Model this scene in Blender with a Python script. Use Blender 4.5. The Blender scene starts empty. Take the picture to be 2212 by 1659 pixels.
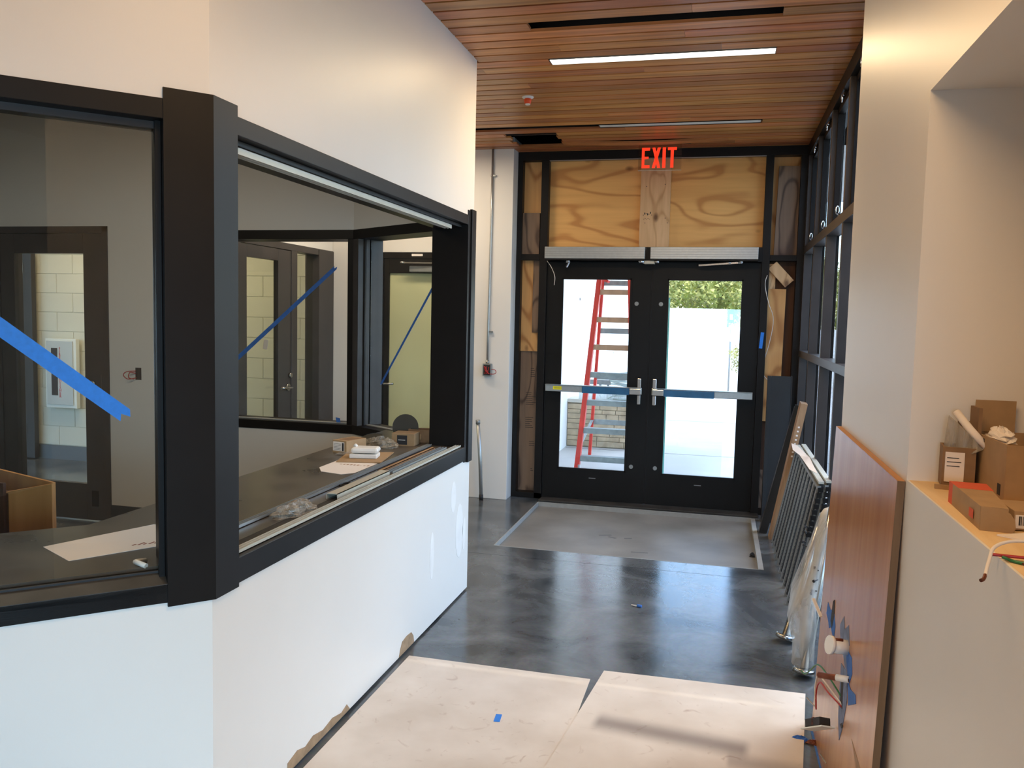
import bpy, bmesh, math, random
from mathutils import Vector, Matrix, Euler
random.seed(7)
S = bpy.context.scene
COL = S.collection
# ------------------------------------------------------------------ camera
def cam_basis(yaw, pit, rol):
    f = Vector((math.sin(yaw)*math.cos(pit), math.cos(yaw)*math.cos(pit), math.sin(pit)))
    r = f.cross(Vector((0, 0, 1))).normalized(); u = r.cross(f)
    r2 = r*math.cos(rol)+u*math.sin(rol); u2 = -r*math.sin(rol)+u*math.cos(rol)
    return r2, u2, f
r_, u_, f_ = cam_basis(math.radians(-13.911), math.radians(-4.550), math.radians(1.3273))
cd = bpy.data.cameras.new('camera'); cam = bpy.data.objects.new('camera', cd); COL.objects.link(cam)
cd.sensor_fit = 'HORIZONTAL'; cd.sensor_width = 36.0; cd.lens = 36.0*1801.98/2212; cd.clip_start = 0.05; cd.clip_end = 300
cam.matrix_world = Matrix(((r_.x, u_.x, -f_.x, 0), (r_.y, u_.y, -f_.y, 0), (r_.z, u_.z, -f_.z, 1.63), (0, 0, 0, 1)))
S.camera = cam
# ------------------------------------------------------------------ world, sun, lights, exposure
S.view_settings.view_transform = 'Standard'; S.view_settings.look = 'None'
S.view_settings.gamma = 1.0; S.view_settings.use_curve_mapping = False
S.view_settings.exposure = 0.1
W = bpy.data.worlds.new('world'); S.world = W; W.use_nodes = True
wn = W.node_tree.nodes; wl = W.node_tree.links
bg = wn['Background']
sky = wn.new('ShaderNodeTexSky'); sky.sky_type = 'NISHITA'; sky.sun_disc = False
sky.sun_elevation = math.radians(52); sky.sun_rotation = math.radians(50); sky.air_density = 1.0; sky.dust_density = 1.5; sky.ozone_density = 1.0
tint = wn.new('ShaderNodeMix'); tint.data_type = 'RGBA'; tint.blend_type = 'MULTIPLY'; tint.inputs[0].default_value = 1.0; tint.inputs[7].default_value = (.80, .97, 1.12, 1)
wl.new(sky.outputs[0], tint.inputs[6]); wl.new(tint.outputs[2], bg.inputs['Color']); bg.inputs['Strength'].default_value = 0.82
sd = bpy.data.lights.new('sun', 'SUN'); sd.energy = 3.6; sd.angle = 0.01; sd.color = (1, .95, .86)
sun = bpy.data.objects.new('sun', sd); COL.objects.link(sun)
sun.rotation_euler = Vector((0.05, -0.55, 1.0)).to_track_quat('Z', 'Y').to_euler()
def area(name, loc, direction, sx, sy, energy, col):
    l = bpy.data.lights.new(name, 'AREA'); l.shape = 'RECTANGLE'; l.size = sx; l.size_y = sy; l.energy = energy; l.color = col
    o = bpy.data.objects.new(name, l); COL.objects.link(o); o.location = loc
    o.rotation_euler = Vector(direction).to_track_quat('-Z', 'Y').to_euler(); return o
WARM = (1.0, .61, .27)
hw = area('hall_daylight_fill', (.25, -2.28, 1.30), (-.35, 1, -.50), 2.6, 1.3, 120, (.42, .72, 1.0)); hw.data.spread = math.radians(95)  # added unseen area light for cool daylight low on the walls; no window built
area('hall_lamp_light_a', (-.25, 1.3, 3.04), (0, 0, -1), 1.1, .11, 21, WARM)
area('hall_lamp_light_b', (-.4, -.4, 3.04), (0, 0, -1), 1.2, .11, 9, WARM)
area('hall_lamp_light_c', (-2.2, -1.6, 3.04), (0, 0, -1), 1.2, .11, 3, WARM)
area('corridor_lamp_light', (-.385, 4.80, 3.075), (0, 0, -1), 1.2, .10, 28, (1, .71, .39))
area('booth_fill_light', (-3.6, 3.2, 3.04), (0, 0, -1), 1.2, .3, 26, (1, .88, .68))  # added area light to brighten the booth inside; no fixture stands here
area('lobby_lamp_light', (-2.6, 6.3, 3.04), (0, 0, -1), 1.0, .3, 24, (1, .84, .64))
area('back_room_lamp_light', (-5.6, 6.4, 2.9), (0, 0, -1), 2.5, .4, 42, (1, .80, .53))

# ------------------------------------------------------------------ materials
def lin(c):
    return tuple((x/12.92 if x <= .04045 else ((x+.055)/1.055)**2.4) for x in [v/255 for v in c])+(1,)
def newmat(name):
    m = bpy.data.materials.new(name); m.use_nodes = True
    return m, m.node_tree.nodes, m.node_tree.links, m.node_tree.nodes['Principled BSDF']
def plain(name, rgb, rough=.5, metal=0., noise=.06, scale=6., bump=0., bscale=80., spec=.5, rough_var=0.):
    m, n, l, b = newmat(name)
    c = lin(rgb)
    b.inputs['Roughness'].default_value = rough; b.inputs['Metallic'].default_value = metal
    b.inputs['Specular IOR Level'].default_value = spec
    tc = n.new('ShaderNodeTexCoord'); nz = n.new('ShaderNodeTexNoise'); nz.inputs['Scale'].default_value = scale; nz.inputs['Detail'].default_value = 6
    l.new(tc.outputs['Object'], nz.inputs['Vector'])
    r = n.new('ShaderNodeValToRGB'); r.color_ramp.elements[0].position = .3; r.color_ramp.elements[1].position = .7
    r.color_ramp.elements[0].color = tuple(x*(1-noise) for x in c[:3])+(1,); r.color_ramp.elements[1].color = tuple(min(1, x*(1+noise)) for x in c[:3])+(1,)
    l.new(nz.outputs['Fac'], r.inputs['Fac']); l.new(r.outputs['Color'], b.inputs['Base Color'])
    if rough_var:
        mr = n.new('ShaderNodeMapRange'); mr.inputs['To Min'].default_value = rough-rough_var; mr.inputs['To Max'].default_value = rough+rough_var
        l.new(nz.outputs['Fac'], mr.inputs['Value']); l.new(mr.outputs[0], b.inputs['Roughness'])
    if bump:
        nb = n.new('ShaderNodeTexNoise'); nb.inputs['Scale'].default_value = bscale; l.new(tc.outputs['Object'], nb.inputs['Vector'])
        bp = n.new('ShaderNodeBump'); bp.inputs['Strength'].default_value = bump; bp.inputs['Distance'].default_value = .002
        l.new(nb.outputs['Fac'], bp.inputs['Height']); l.new(bp.outputs['Normal'], b.inputs['Normal'])
    return m
def wood(name, light, dark, axis=0, rough=.45, scale=1., cathedral=0., rnd=0., knots=False, spec=.4):
    """grain runs along axis; rnd mixes a per-object tone"""
    m, n, l, b = newmat(name)
    b.inputs['Roughness'].default_value = rough; b.inputs['Specular IOR Level'].default_value = spec
    tc = n.new('ShaderNodeTexCoord'); oi = n.new('ShaderNodeObjectInfo')
    mp = n.new('ShaderNodeMapping'); sc = [26*scale]*3; sc[axis] = 1.3*scale; mp.inputs['Scale'].default_value = sc
    add = n.new('ShaderNodeVectorMath'); add.operation = 'ADD'; mul = n.new('ShaderNodeVectorMath'); mul.operation = 'SCALE'
    cmb = n.new('ShaderNodeCombineXYZ')
    for i in range(3): l.new(oi.outputs['Random'], cmb.inputs[i])
    l.new(cmb.outputs[0], mul.inputs[0]); mul.inputs['Scale'].default_value = 13.7
    l.new(tc.outputs['Object'], add.inputs[0]); l.new(mul.outputs[0], add.inputs[1]); l.new(add.outputs[0], mp.inputs['Vector'])
    nz = n.new('ShaderNodeTexNoise'); nz.inputs['Scale'].default_value = 1.; nz.inputs['Detail'].default_value = 8; nz.inputs['Roughness'].default_value = .6; nz.inputs['Distortion'].default_value = .4
    l.new(mp.outputs[0], nz.inputs['Vector'])
    fac = nz.outputs['Fac']
    if cathedral:
        mp2 = n.new('ShaderNodeMapping'); s2 = [3.6*scale]*3; s2[axis] = 1.15*scale; mp2.inputs['Scale'].default_value = s2; l.new(add.outputs[0], mp2.inputs['Vector'])
        n2 = n.new('ShaderNodeTexNoise'); n2.inputs['Scale'].default_value = 1.; n2.inputs['Detail'].default_value = 2.; l.new(mp2.outputs[0], n2.inputs['Vector'])
        mm = n.new('ShaderNodeMath'); mm.operation = 'MULTIPLY'; mm.inputs[1].default_value = 58; l.new(n2.outputs['Fac'], mm.inputs[0])
        sn = n.new('ShaderNodeMath'); sn.operation = 'SINE'; l.new(mm.outputs[0], sn.inputs[0])
        ma = n.new('ShaderNodeMapRange'); ma.inputs['From Min'].default_value = -1; l.new(sn.outputs[0], ma.inputs['Value'])
        pw = n.new('ShaderNodeMath'); pw.operation = 'POWER'; pw.inputs[1].default_value = 6.; l.new(ma.outputs[0], pw.inputs[0])
        mx = n.new('ShaderNodeMix'); mx.inputs[0].default_value = cathedral; l.new(nz.outputs['Fac'], mx.inputs[2]); 
        iv = n.new('ShaderNodeMath'); iv.operation = 'SUBTRACT'; iv.inputs[0].default_value = .85; l.new(pw.outputs[0], iv.inputs[1]); l.new(iv.outputs[0], mx.inputs[3])
        fac = mx.outputs[0]
    r = n.new('ShaderNodeValToRGB'); r.color_ramp.elements[0].position = .25; r.color_ramp.elements[1].position = .72
    r.color_ramp.elements[0].color = lin(dark); r.color_ramp.elements[1].color = lin(light)
    l.new(fac, r.inputs['Fac']); out = r.outputs['Color']
    if rnd:
        hs = n.new('ShaderNodeHueSaturation'); mr = n.new('ShaderNodeMapRange'); mr.inputs['To Min'].default_value = 1-rnd; mr.inputs['To Max'].default_value = 1+rnd
        l.new(oi.outputs['Random'], mr.inputs['Value']); l.new(mr.outputs[0], hs.inputs['Value'])
        wnn = n.new('ShaderNodeTexWhiteNoise'); wnn.noise_dimensions = '1D'; l.new(oi.outputs['Random'], wnn.inputs['W'])
        mr2 = n.new('ShaderNodeMapRange'); mr2.inputs['To Min'].default_value = .492; mr2.inputs['To Max'].default_value = .516
        l.new(wnn.outputs['Value'], mr2.inputs['Value']); l.new(mr2.outputs[0], hs.inputs['Hue'])
        l.new(out, hs.inputs['Color']); out = hs.outputs['Color']
    if knots:
        vo = n.new('ShaderNodeTexVoronoi'); vo.inputs['Scale'].default_value = 1.; mp3 = n.new('ShaderNodeMapping'); s3 = [4.5]*3; s3[axis] = 2.6; mp3.inputs['Scale'].default_value = s3
        l.new(add.outputs[0], mp3.inputs['Vector']); l.new(mp3.outputs[0], vo.inputs['Vector'])
        cr = n.new('ShaderNodeValToRGB'); cr.color_ramp.elements[0].position = .05; cr.color_ramp.elements[1].position = .13
        cr.color_ramp.elements[0].color = (.12, .05, .02, 1); cr.color_ramp.elements[1].color = (1, 1, 1, 1)
        l.new(vo.outputs['Distance'], cr.inputs['Fac'])
        mk = n.new('ShaderNodeMix'); mk.data_type = 'RGBA'; mk.blend_type = 'MULTIPLY'; mk.inputs[0].default_value = .8
        l.new(out, mk.inputs[6]); l.new(cr.outputs['Color'], mk.inputs[7]); out = mk.outputs[2]
    l.new(out, b.inputs['Base Color'])
    return m
def glass(name, tint=(.955, .96, .95), gloss=.9, rough=0.):
    m = bpy.data.materials.new(name); m.use_nodes = True; n = m.node_tree.nodes; l = m.node_tree.links
    n.remove(n['Principled BSDF']); out = n['Material Output']
    t = n.new('ShaderNodeBsdfTransparent'); t.inputs['Color'].default_value = tint+(1,)
    g = n.new('ShaderNodeBsdfGlossy'); g.inputs['Roughness'].default_value = rough; g.inputs['Color'].default_value = (gloss, gloss, gloss, 1)
    ge = n.new('ShaderNodeNewGeometry'); dt = n.new('ShaderNodeVectorMath'); dt.operation = 'DOT_PRODUCT'; l.new(ge.outputs['Incoming'], dt.inputs[0]); l.new(ge.outputs['Normal'], dt.inputs[1])
    ch = [('ABSOLUTE', None), ('SUBTRACT', 1.), ('POWER', 5.), ('MULTIPLY', .7), ('ADD', .03)]; last = dt.outputs['Value']
    for op, v in ch:
        q = n.new('ShaderNodeMath'); q.operation = op
        if op == 'SUBTRACT': q.inputs[0].default_value = v; l.new(last, q.inputs[1])
        else:
            l.new(last, q.inputs[0])
            if v is not None: q.inputs[1].default_value = v
        last = q.outputs[0]
    mx = n.new('ShaderNodeMixShader'); l.new(last, mx.inputs[0]); l.new(t.outputs[0], mx.inputs[1]); l.new(g.outputs[0], mx.inputs[2]); l.new(mx.outputs[0], out.inputs['Surface'])
    return m
def film(name, col, alpha, rough=.25, bmp=.6, nsc=14.):
    m, n, l, b = newmat(name); b.inputs['Base Color'].default_value = lin(col); b.inputs['Roughness'].default_value = rough
    tc = n.new('ShaderNodeTexCoord'); nz = n.new('ShaderNodeTexNoise'); nz.inputs['Scale'].default_value = nsc; nz.inputs['Detail'].default_value = 5 if nsc > 10 else 2; nz.inputs['Distortion'].default_value = 1.5 if nsc > 10 else .5
    mp = n.new('ShaderNodeMapping'); mp.inputs['Scale'].default_value = (3, 3, .6); l.new(tc.outputs['Object'], mp.inputs['Vector']); l.new(mp.outputs[0], nz.inputs['Vector'])
    mr = n.new('ShaderNodeMapRange'); mr.inputs['From Min'].default_value = .3; mr.inputs['From Max'].default_value = .7; mr.inputs['To Min'].default_value = alpha-.2; mr.inputs['To Max'].default_value = min(1, alpha+.3)
    l.new(nz.outputs['Fac'], mr.inputs['Value']); l.new(mr.outputs[0], b.inputs['Alpha'])
    bp = n.new('ShaderNodeBump'); bp.inputs['Strength'].default_value = bmp; bp.inputs['Distance'].default_value = .01; l.new(nz.outputs['Fac'], bp.inputs['Height']); l.new(bp.outputs[0], b.inputs['Normal'])
    return m
def emit(name, col, strength):
    m, n, l, b = newmat(name); b.inputs['Base Color'].default_value = tuple(v*.6 for v in col)+(1,)
    b.inputs['Emission Color'].default_value = tuple(col)+(1,); b.inputs['Emission Strength'].default_value = strength
    return m
def polished():
    m, n, l, b = newmat('polished_concrete')
    tc = n.new('ShaderNodeTexCoord')
    a = n.new('ShaderNodeTexNoise'); a.inputs['Scale'].default_value = 2.2; a.inputs['Detail'].default_value = 9; a.inputs['Roughness'].default_value = .62; a.inputs['Distortion'].default_value = .6
    c = n.new('ShaderNodeTexNoise'); c.inputs['Scale'].default_value = 60; c.inputs['Detail'].default_value = 4
    l.new(tc.outputs['Object'], a.inputs['Vector']); l.new(tc.outputs['Object'], c.inputs['Vector'])
    r = n.new('ShaderNodeValToRGB'); r.color_ramp.elements[0].position = .32; r.color_ramp.elements[1].position = .68
    r.color_ramp.elements[0].color = lin((50, 56, 60)); r.color_ramp.elements[1].color = lin((114, 117, 118))
    l.new(a.outputs['Fac'], r.inputs['Fac'])
    mx = n.new('ShaderNodeMix'); mx.data_type = 'RGBA'; mx.blend_type = 'MULTIPLY'; mx.inputs[0].default_value = .35
    l.new(r.outputs['Color'], mx.inputs[6]); l.new(c.outputs['Color'], mx.inputs[7]); l.new(mx.outputs[2], b.inputs['Base Color'])
    mr = n.new('ShaderNodeMapRange'); mr.inputs['To Min'].default_value = .10; mr.inputs['To Max'].default_value = .26; l.new(a.outputs['Fac'], mr.inputs['Value']); l.new(mr.outputs[0], b.inputs['Roughness'])
    b.inputs['Specular IOR Level'].default_value = .55
    bp = n.new('ShaderNodeBump'); bp.inputs['Strength'].default_value = .08; bp.inputs['Distance'].default_value = .01; l.new(a.outputs['Fac'], bp.inputs['Height']); l.new(bp.outputs[0], b.inputs['Normal'])
    return m
def fibreboard():
    m, n, l, b = newmat('floor_cover_board')
    tc = n.new('ShaderNodeTexCoord')
    a = n.new('ShaderNodeTexNoise'); a.inputs['Scale'].default_value = 3; a.inputs['Detail'].default_value = 8
    l.new(tc.outputs['Object'], a.inputs['Vector'])
    r = n.new('ShaderNodeValToRGB'); r.color_ramp.elements[0].position = .3; r.color_ramp.elements[1].position = .75
    r.color_ramp.elements[0].color = lin((200, 186, 170)); r.color_ramp.elements[1].color = lin((224, 213, 200)); l.new(a.outputs['Fac'], r.inputs['Fac'])
    # scuffs: thin curled streaks of dirt
    s = n.new('ShaderNodeTexNoise'); s.inputs['Scale'].default_value = 9; s.inputs['Detail'].default_value = 5; s.inputs['Distortion'].default_value = 2.2; l.new(tc.outputs['Object'], s.inputs['Vector'])
    sr = n.new('ShaderNodeValToRGB'); e = sr.color_ramp.elements; e[0].position = .63; e[0].color = (0, 0, 0, 1); e[1].position = .78; e[1].color = (.5, .5, .5, 1)
    l.new(s.outputs['Fac'], sr.inputs['Fac'])
    mx = n.new('ShaderNodeMix'); mx.data_type = 'RGBA'; l.new(sr.outputs['Color'], mx.inputs[0]); l.new(r.outputs['Color'], mx.inputs[6]); mx.inputs[7].default_value = lin((150, 118, 96))
    l.new(mx.outputs[2], b.inputs['Base Color']); b.inputs['Roughness'].default_value = .62
    return m, n, l, b, mx, tc
M = {}
M['wall'] = plain('white_wall_paint', (226, 221, 213), .42, noise=.02, scale=1.5, bump=.05, bscale=160)
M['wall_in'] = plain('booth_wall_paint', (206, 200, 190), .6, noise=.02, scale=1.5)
M['brown_paper'] = plain('torn_wallboard_paper', (156, 128, 98), .9, noise=.2, scale=30)
M['black'] = plain('black_metal', (25, 22, 20), .42, noise=.15, scale=5, spec=.2)
M['black2'] = plain('black_door_paint', (22, 20, 18), .42, noise=.12, scale=4, spec=.2)
M['bronze'] = plain('dark_bronze_metal', (58, 53, 51), .38, noise=.14, scale=7, spec=.4)
M['void'] = plain('plenum_black', (9, 9, 10), .95, spec=.0)
M['floor'] = polished()
M['conc'] = plain('matte_concrete', (124, 120, 113), .5, noise=.22, scale=2.6, bump=.2, bscale=40)
M['edge'] = plain('pale_metal_edge', (150, 149, 143), .5, noise=.08, scale=20)
M['alu'] = plain('brushed_aluminium', (176, 178, 176), .36, metal=.75, noise=.05, scale=40)
M['alud'] = plain('dull_aluminium', (150, 152, 150), .45, metal=.6, noise=.08, scale=30)
M['chrome'] = plain('satin_chrome', (205, 205, 205), .18, metal=1., noise=.02)
M['steel'] = plain('stainless_steel', (170, 168, 162), .25, metal=1., noise=.05)
M['cream'] = plain('cream_aluminium', (196, 192, 176), .4, metal=.2, noise=.05)
M['bluefilm'] = plain('blue_protective_film', (32, 92, 132), .35, noise=.15, scale=14)
M['tape'] = plain('blue_painter_tape', (36, 122, 214), .65, noise=.08, scale=60)
M['tape_d'] = plain('dull_blue_tape', (52, 104, 178), .7, noise=.15, scale=40)
M['tape_g'] = plain('painted_over_tape', (110, 122, 150), .8, noise=.3, scale=30)
M['yellow'] = plain('yellow_label', (238, 226, 30), .5)
M['card'] = plain('brown_cardboard', (164, 133, 96), .85, noise=.06, scale=30)
M['card_d'] = plain('dark_cardboard', (134, 104, 74), .85, noise=.08, scale=30)
M['card_o'] = plain('orange_print_card', (205, 84, 48), .7, noise=.06)
M['paper'] = plain('white_paper', (232, 222, 212), .8, noise=.02)
M['plastic'] = plain('white_plastic', (236, 232, 224), .35, noise=.02)
M['ink'] = plain('black_ink', (40, 38, 38), .7)
M['red'] = plain('red_paint', (196, 40, 30), .5)
M['redwire'] = plain('red_wire', (168, 34, 30), .4)
M['green'] = plain('green_wire', (40, 110, 62), .4)
M['white_wire'] = plain('white_wire', (222, 212, 200), .4)
M['copper'] = plain('copper_pipe', (120, 66, 44), .45, metal=.6, noise=.3, scale=30)
M['counter'] = plain('grey_stone_laminate', (78, 71, 62), .3, noise=.42, scale=3.5, rough_var=.08)
M['dusty'] = plain('dusty_black_sill', (50, 46, 40), .55, noise=.5, scale=7)
M['rubber'] = plain('black_rubber_base', (28, 28, 29), .6)
M['greybase'] = plain('grey_base_band', (96, 102, 104), .6)
M['block'] = plain('painted_block', (214, 210, 190), .7, noise=.03, scale=4, bump=.3, bscale=60)
M['mortar'] = plain('painted_mortar', (208, 204, 184), .8)
M['plank'] = wood('cedar_plank', (220, 146, 88), (146, 84, 48), 0, .34, 1., rnd=.26, spec=.45)
M['ply'] = wood('construction_plywood', (240, 184, 110), (202, 140, 76), 0, .6, .6, cathedral=.42, knots=True)
M['plyv'] = wood('plywood_strip', (224, 170, 106), (176, 120, 66), 2, .6, .6, cathedral=.4, knots=True)
M['stud'] = wood('pale_pine_board', (224, 184, 138), (190, 146, 100), 2, .55, 1., cathedral=.3, knots=True)
M['greyboard'] = wood('weathered_board', (140, 114, 92), (86, 68, 56), 2, .7, .8, cathedral=.4, knots=True)
M['darkply'] = wood('dark_stained_ply', (96, 62, 40), (60, 38, 26), 2, .7, .8)
M['maple'] = wood('finish_plywood', (196, 140, 92), (160, 106, 64), 2, .26, .35, spec=.55)
M['mapleedge'] = wood('plywood_edge', (196, 142, 92), (166, 114, 70), 1, .6, 1.5)
M['ledge'] = wood('raw_wood_ledge', (232, 204, 158), (208, 172, 120), 1, .6, .8)
M['studtan'] = wood('tan_stud', (176, 140, 104), (140, 106, 76), 2, .6, 1.)
M['crate'] = wood('tan_crate_wood', (196, 142, 84), (168, 116, 62), 2, .5, .5)
M['glass'] = glass('clear_glass'); M['glassg'] = glass('greenish_glass', (.90, .92, .88)); M['acrylic'] = glass('clear_acrylic', (.90, .90, .90))
M['pvc'] = film('clear_plastic_film', (196, 188, 176), .36, .3, .3, 4.)
M['bag'] = film('crinkled_plastic_bag', (172, 162, 146), .45)
M['screenglass'] = film('pale_translucent_sheet', (235, 245, 245), .75)
M['lamp'] = emit('lamp_diffuser', (1, .93, .80), 5.)
M['lampoff'] = plain('unlit_diffuser', (226, 226, 214), .5)
M['exit_red'] = emit('lit_red_letters', (1, .045, .012), .85)
M['orange'] = plain('orange_cap', (236, 84, 30), .5)
M['cabinet'] = plain('cabinet_grey', (190, 192, 186), .4)
M['mirror'] = plain('dark_disc_face', (70, 66, 56), .6, spec=.2)
M['darkpanel'] = plain('dark_blue_grey_panel', (31, 34, 37), .5, noise=.2, scale=4)
M['ladder'] = plain('red_fibreglass', (214, 50, 34), .45, noise=.08)
M['rung'] = plain('weathered_aluminium_step', (150, 160, 158), .5, metal=.4, noise=.15, scale=20)
M['rungtan'] = plain('tan_tinted_step', (190, 146, 112), .5, noise=.1, scale=20)
M['stone'] = plain('sandstone', (188, 168, 136), .85, noise=.2, scale=9, bump=.5, bscale=40)
M['stone_m'] = plain('stone_mortar', (160, 150, 126), .9, noise=.1)
M['stonecap'] = plain('stone_cap', (206, 200, 184), .8, noise=.08)
M['pave'] = plain('outdoor_paving', (196, 194, 190), .7, noise=.07, scale=1.4)
M['stucco'] = plain('white_render', (240, 238, 232), .8, noise=.02)
M['asphalt'] = plain('grey_asphalt', (104, 107, 110), .85, noise=.15, scale=3)
M['grass'] = plain('grass', (120, 150, 80), .9, noise=.25, scale=8)
M['leaf'] = plain('leaf_green', (172, 166, 92), .8, noise=.45, scale=2.)
M['bark'] = plain('bark', (96, 76, 60), .9, noise=.3, scale=8)
M['cable'] = plain('pale_green_cable', (176, 190, 184), .5)
M['bluesign'] = plain('blue_sign', (40, 84, 190), .5)
M['patch'] = plain('wall_filler', (236, 232, 226), .5)

# ------------------------------------------------------------------ mesh helpers
class MB:
    def __init__(s): s.v = []; s.f = []; s.sm = []
    def add(s, vs, fs, smooth=False):
        o = len(s.v); s.v += [tuple(v) for v in vs]; s.f += [tuple(i+o for i in f) for f in fs]; s.sm += [smooth]*len(fs); return s
    def box(s, x0, x1, y0, y1, z0, z1, rot=None):
        vs = [Vector((x, y, z)) for z in (z0, z1) for y in (y0, y1) for x in (x0, x1)]
        if rot:
            c, R = rot; c = Vector(c); vs = [c+R@(v-c) for v in vs]
        return s.add(vs, [(0, 2, 3, 1), (4, 5, 7, 6), (0, 1, 5, 4), (2, 6, 7, 3), (0, 4, 6, 2), (1, 3, 7, 5)])
    def hexa(s, b, t):
        return s.add(list(b)+list(t), [(3, 2, 1, 0), (4, 5, 6, 7), (0, 1, 5, 4), (1, 2, 6, 5), (2, 3, 7, 6), (3, 0, 4, 7)])
    def prism(s, pts, off):
        n = len(pts); off = Vector(off); a = [Vector(p) for p in pts]; b = [p+off for p in a]
        return s.add(a+b, [tuple(range(n-1, -1, -1)), tuple(range(n, 2*n))]+[(i, (i+1) % n, n+(i+1) % n, n+i) for i in range(n)])
    def beam(s, p0, p1, w, h, up=(0, 0, 1)):
        p0 = Vector(p0); p1 = Vector(p1); d = (p1-p0).normalized(); sd_ = d.cross(Vector(up)).normalized(); u = sd_.cross(d)
        q = [(-1, -1), (1, -1), (1, 1), (-1, 1)]
        return s.hexa([p0+sd_*(a*w/2)+u*(b*h/2) for a, b in q], [p1+sd_*(a*w/2)+u*(b*h/2) for a, b in q])
    def tube(s, pts, r, n=10, cap=True):
        pts = [Vector(p) for p in pts]; rings = []; m = len(pts); rr = r if isinstance(r, (list, tuple)) else [r]*m
        ref = Vector((0, 0, 1)) if abs((pts[1]-pts[0]).normalized().z) < .9 else Vector((1, 0, 0))
        for i, p in enumerate(pts):
            d = (pts[min(i+1, m-1)]-pts[max(i-1, 0)]).normalized(); a = d.cross(ref).normalized(); b = d.cross(a)
            rings += [p+(a*math.cos(2*math.pi*k/n)+b*math.sin(2*math.pi*k/n))*rr[i] for k in range(n)]
        fs = [(i*n+k, i*n+(k+1) % n, (i+1)*n+(k+1) % n, (i+1)*n+k) for i in range(m-1) for k in range(n)]
        o = len(s.v); s.add(rings, fs, True)
        if cap:
            s.f += [tuple(o+k for k in range(n-1, -1, -1)), tuple(o+(m-1)*n+k for k in range(n))]; s.sm += [False, False]
        return s
    def build(s, name, mat, parent=None, bevel=0.):
        me = bpy.data.meshes.new(name); me.from_pydata(s.v, [], s.f); me.materials.append(mat)
        for p, q in zip(me.polygons, s.sm): p.use_smooth = q
        bm = bmesh.new(); bm.from_mesh(me); bmesh.ops.recalc_face_normals(bm, faces=bm.faces); bm.to_mesh(me); bm.free()
        o = bpy.data.objects.new(name, me); COL.objects.link(o)
        if bevel:
            b = o.modifiers.new('bevel', 'BEVEL'); b.width = bevel; b.segments = 2; b.limit_method = 'ANGLE'
        if parent: attach(o, parent)
        return o
def attach(o, parent):
    o.parent = parent
    L = parent.location.copy()
    q = parent
    if parent.parent and parent.type != 'EMPTY': L = Vector((0, 0, 0))
    o.matrix_parent_inverse = Matrix.Translation(-L) if parent.type == 'EMPTY' else Matrix.Identity(4)
def B(x0, x1, y0, y1, z0, z1, rot=None): return MB().box(x0, x1, y0, y1, z0, z1, rot)
def thing(name, label, cat, loc=(0, 0, 0), group=None):
    o = bpy.data.objects.new(name, None); o.empty_display_size = .05; o.location = loc; COL.objects.link(o); o['label'] = label; o['category'] = cat
    if group: o['group'] = group
    return o
def tag(o, label, cat, group=None):
    o['label'] = label; o['category'] = cat
    if group: o['group'] = group
    return o
def struct(o, label=None):
    o['kind'] = 'structure'
    if label: o['label'] = label
    return o
def sempty(name):
    o = bpy.data.objects.new(name, None); COL.objects.link(o); o['kind'] = 'structure'; return o
def text(name, body, size, mat, M4, parent, ext=.0008, sx=1., align='CENTER'):
    c = bpy.data.curves.new(name, 'FONT'); c.body = body; c.size = size; c.extrude = ext; c.align_x = align; c.align_y = 'CENTER'; c.resolution_u = 2
    t = bpy.data.objects.new(name, c); COL.objects.link(t); dg = bpy.context.evaluated_depsgraph_get(); me = bpy.data.meshes.new_from_object(t.evaluated_get(dg))
    bpy.data.objects.remove(t); me.transform(Matrix.Diagonal((sx, 1, 1, 1))); me.transform(M4); me.materials.clear(); me.materials.append(mat)
    o = bpy.data.objects.new(name, me); COL.objects.link(o)
    if parent: attach(o, parent)
    return o
def face_y(x, y, z): return Matrix.Translation((x, y, z))@Matrix.Rotation(math.pi/2, 4, 'X')      # text read by a viewer looking along +y
def rz(a): return Matrix.Rotation(a, 3, 'Z')

CZ = 3.09     # wood ceiling height
DY = 7.31     # inner face of the entrance storefront
# ------------------------------------------------------------------ floor with the recessed mat well
fl = MB()
RX0, RX1, RY0, RY1, RD = -1.511, .315, 5.67, 7.16, .035
JY = 5.447
for (x0, x1, y0, y1) in ((-9, 3.2, -4.2, JY-.0025), (-9, 3.2, JY+.0025, RY0), (-9, RX0, RY0, RY1), (RX1, 3.2, RY0, RY1), (-9, 3.2, RY1, 7.46)):
    fl.box(x0, x1, y0, y1, -.2, 0)
fl.box(-9, 3.2, JY-.003, JY+.003, -.2, -.006)
FLOOR = struct(fl.build('floor', M['floor']))
B(RX0, RX1, RY0, RY1, -.2, -RD).build('mat_well', M['conc'], FLOOR)
e = MB(); e.box(RX0-.004, RX0+.004, RY0, RY1, -.035, .001); e.box(RX1-.004, RX1+.03, RY0, RY1, -.035, .0015); e.box(RX0, RX1, RY0-.004, RY0+.006, -.035, .001)
e.box(RX0, RX1, RY1-.006, RY1+.01, -.035, .002)
e.build('edge_angle', M['edge'], FLOOR)
struct(B(-1.518, .372, 7.20, 7.40, 0, .014).build('trim_1', M['dusty'], None, .004), 'low brown metal threshold under the entrance doors')
# scrawl of wear on the mat well floor
wm = MB()
for (cx_, cy_, L_, a_) in ((-.80, 6.35, .10, .4), (-.74, 6.30, .07, -.5), (-.62, 6.31, .06, .3), (-.5, 5.95, .12, .1)):
    wm.box(cx_-L_/2, cx_+L_/2, cy_-.012, cy_+.012, -RD, -RD+.0006, ((cx_, cy_, 0), rz(a_)))
wm.build('scuff_mark', plain('dark_scuff', (104, 102, 102), .7), FLOOR)

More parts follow.
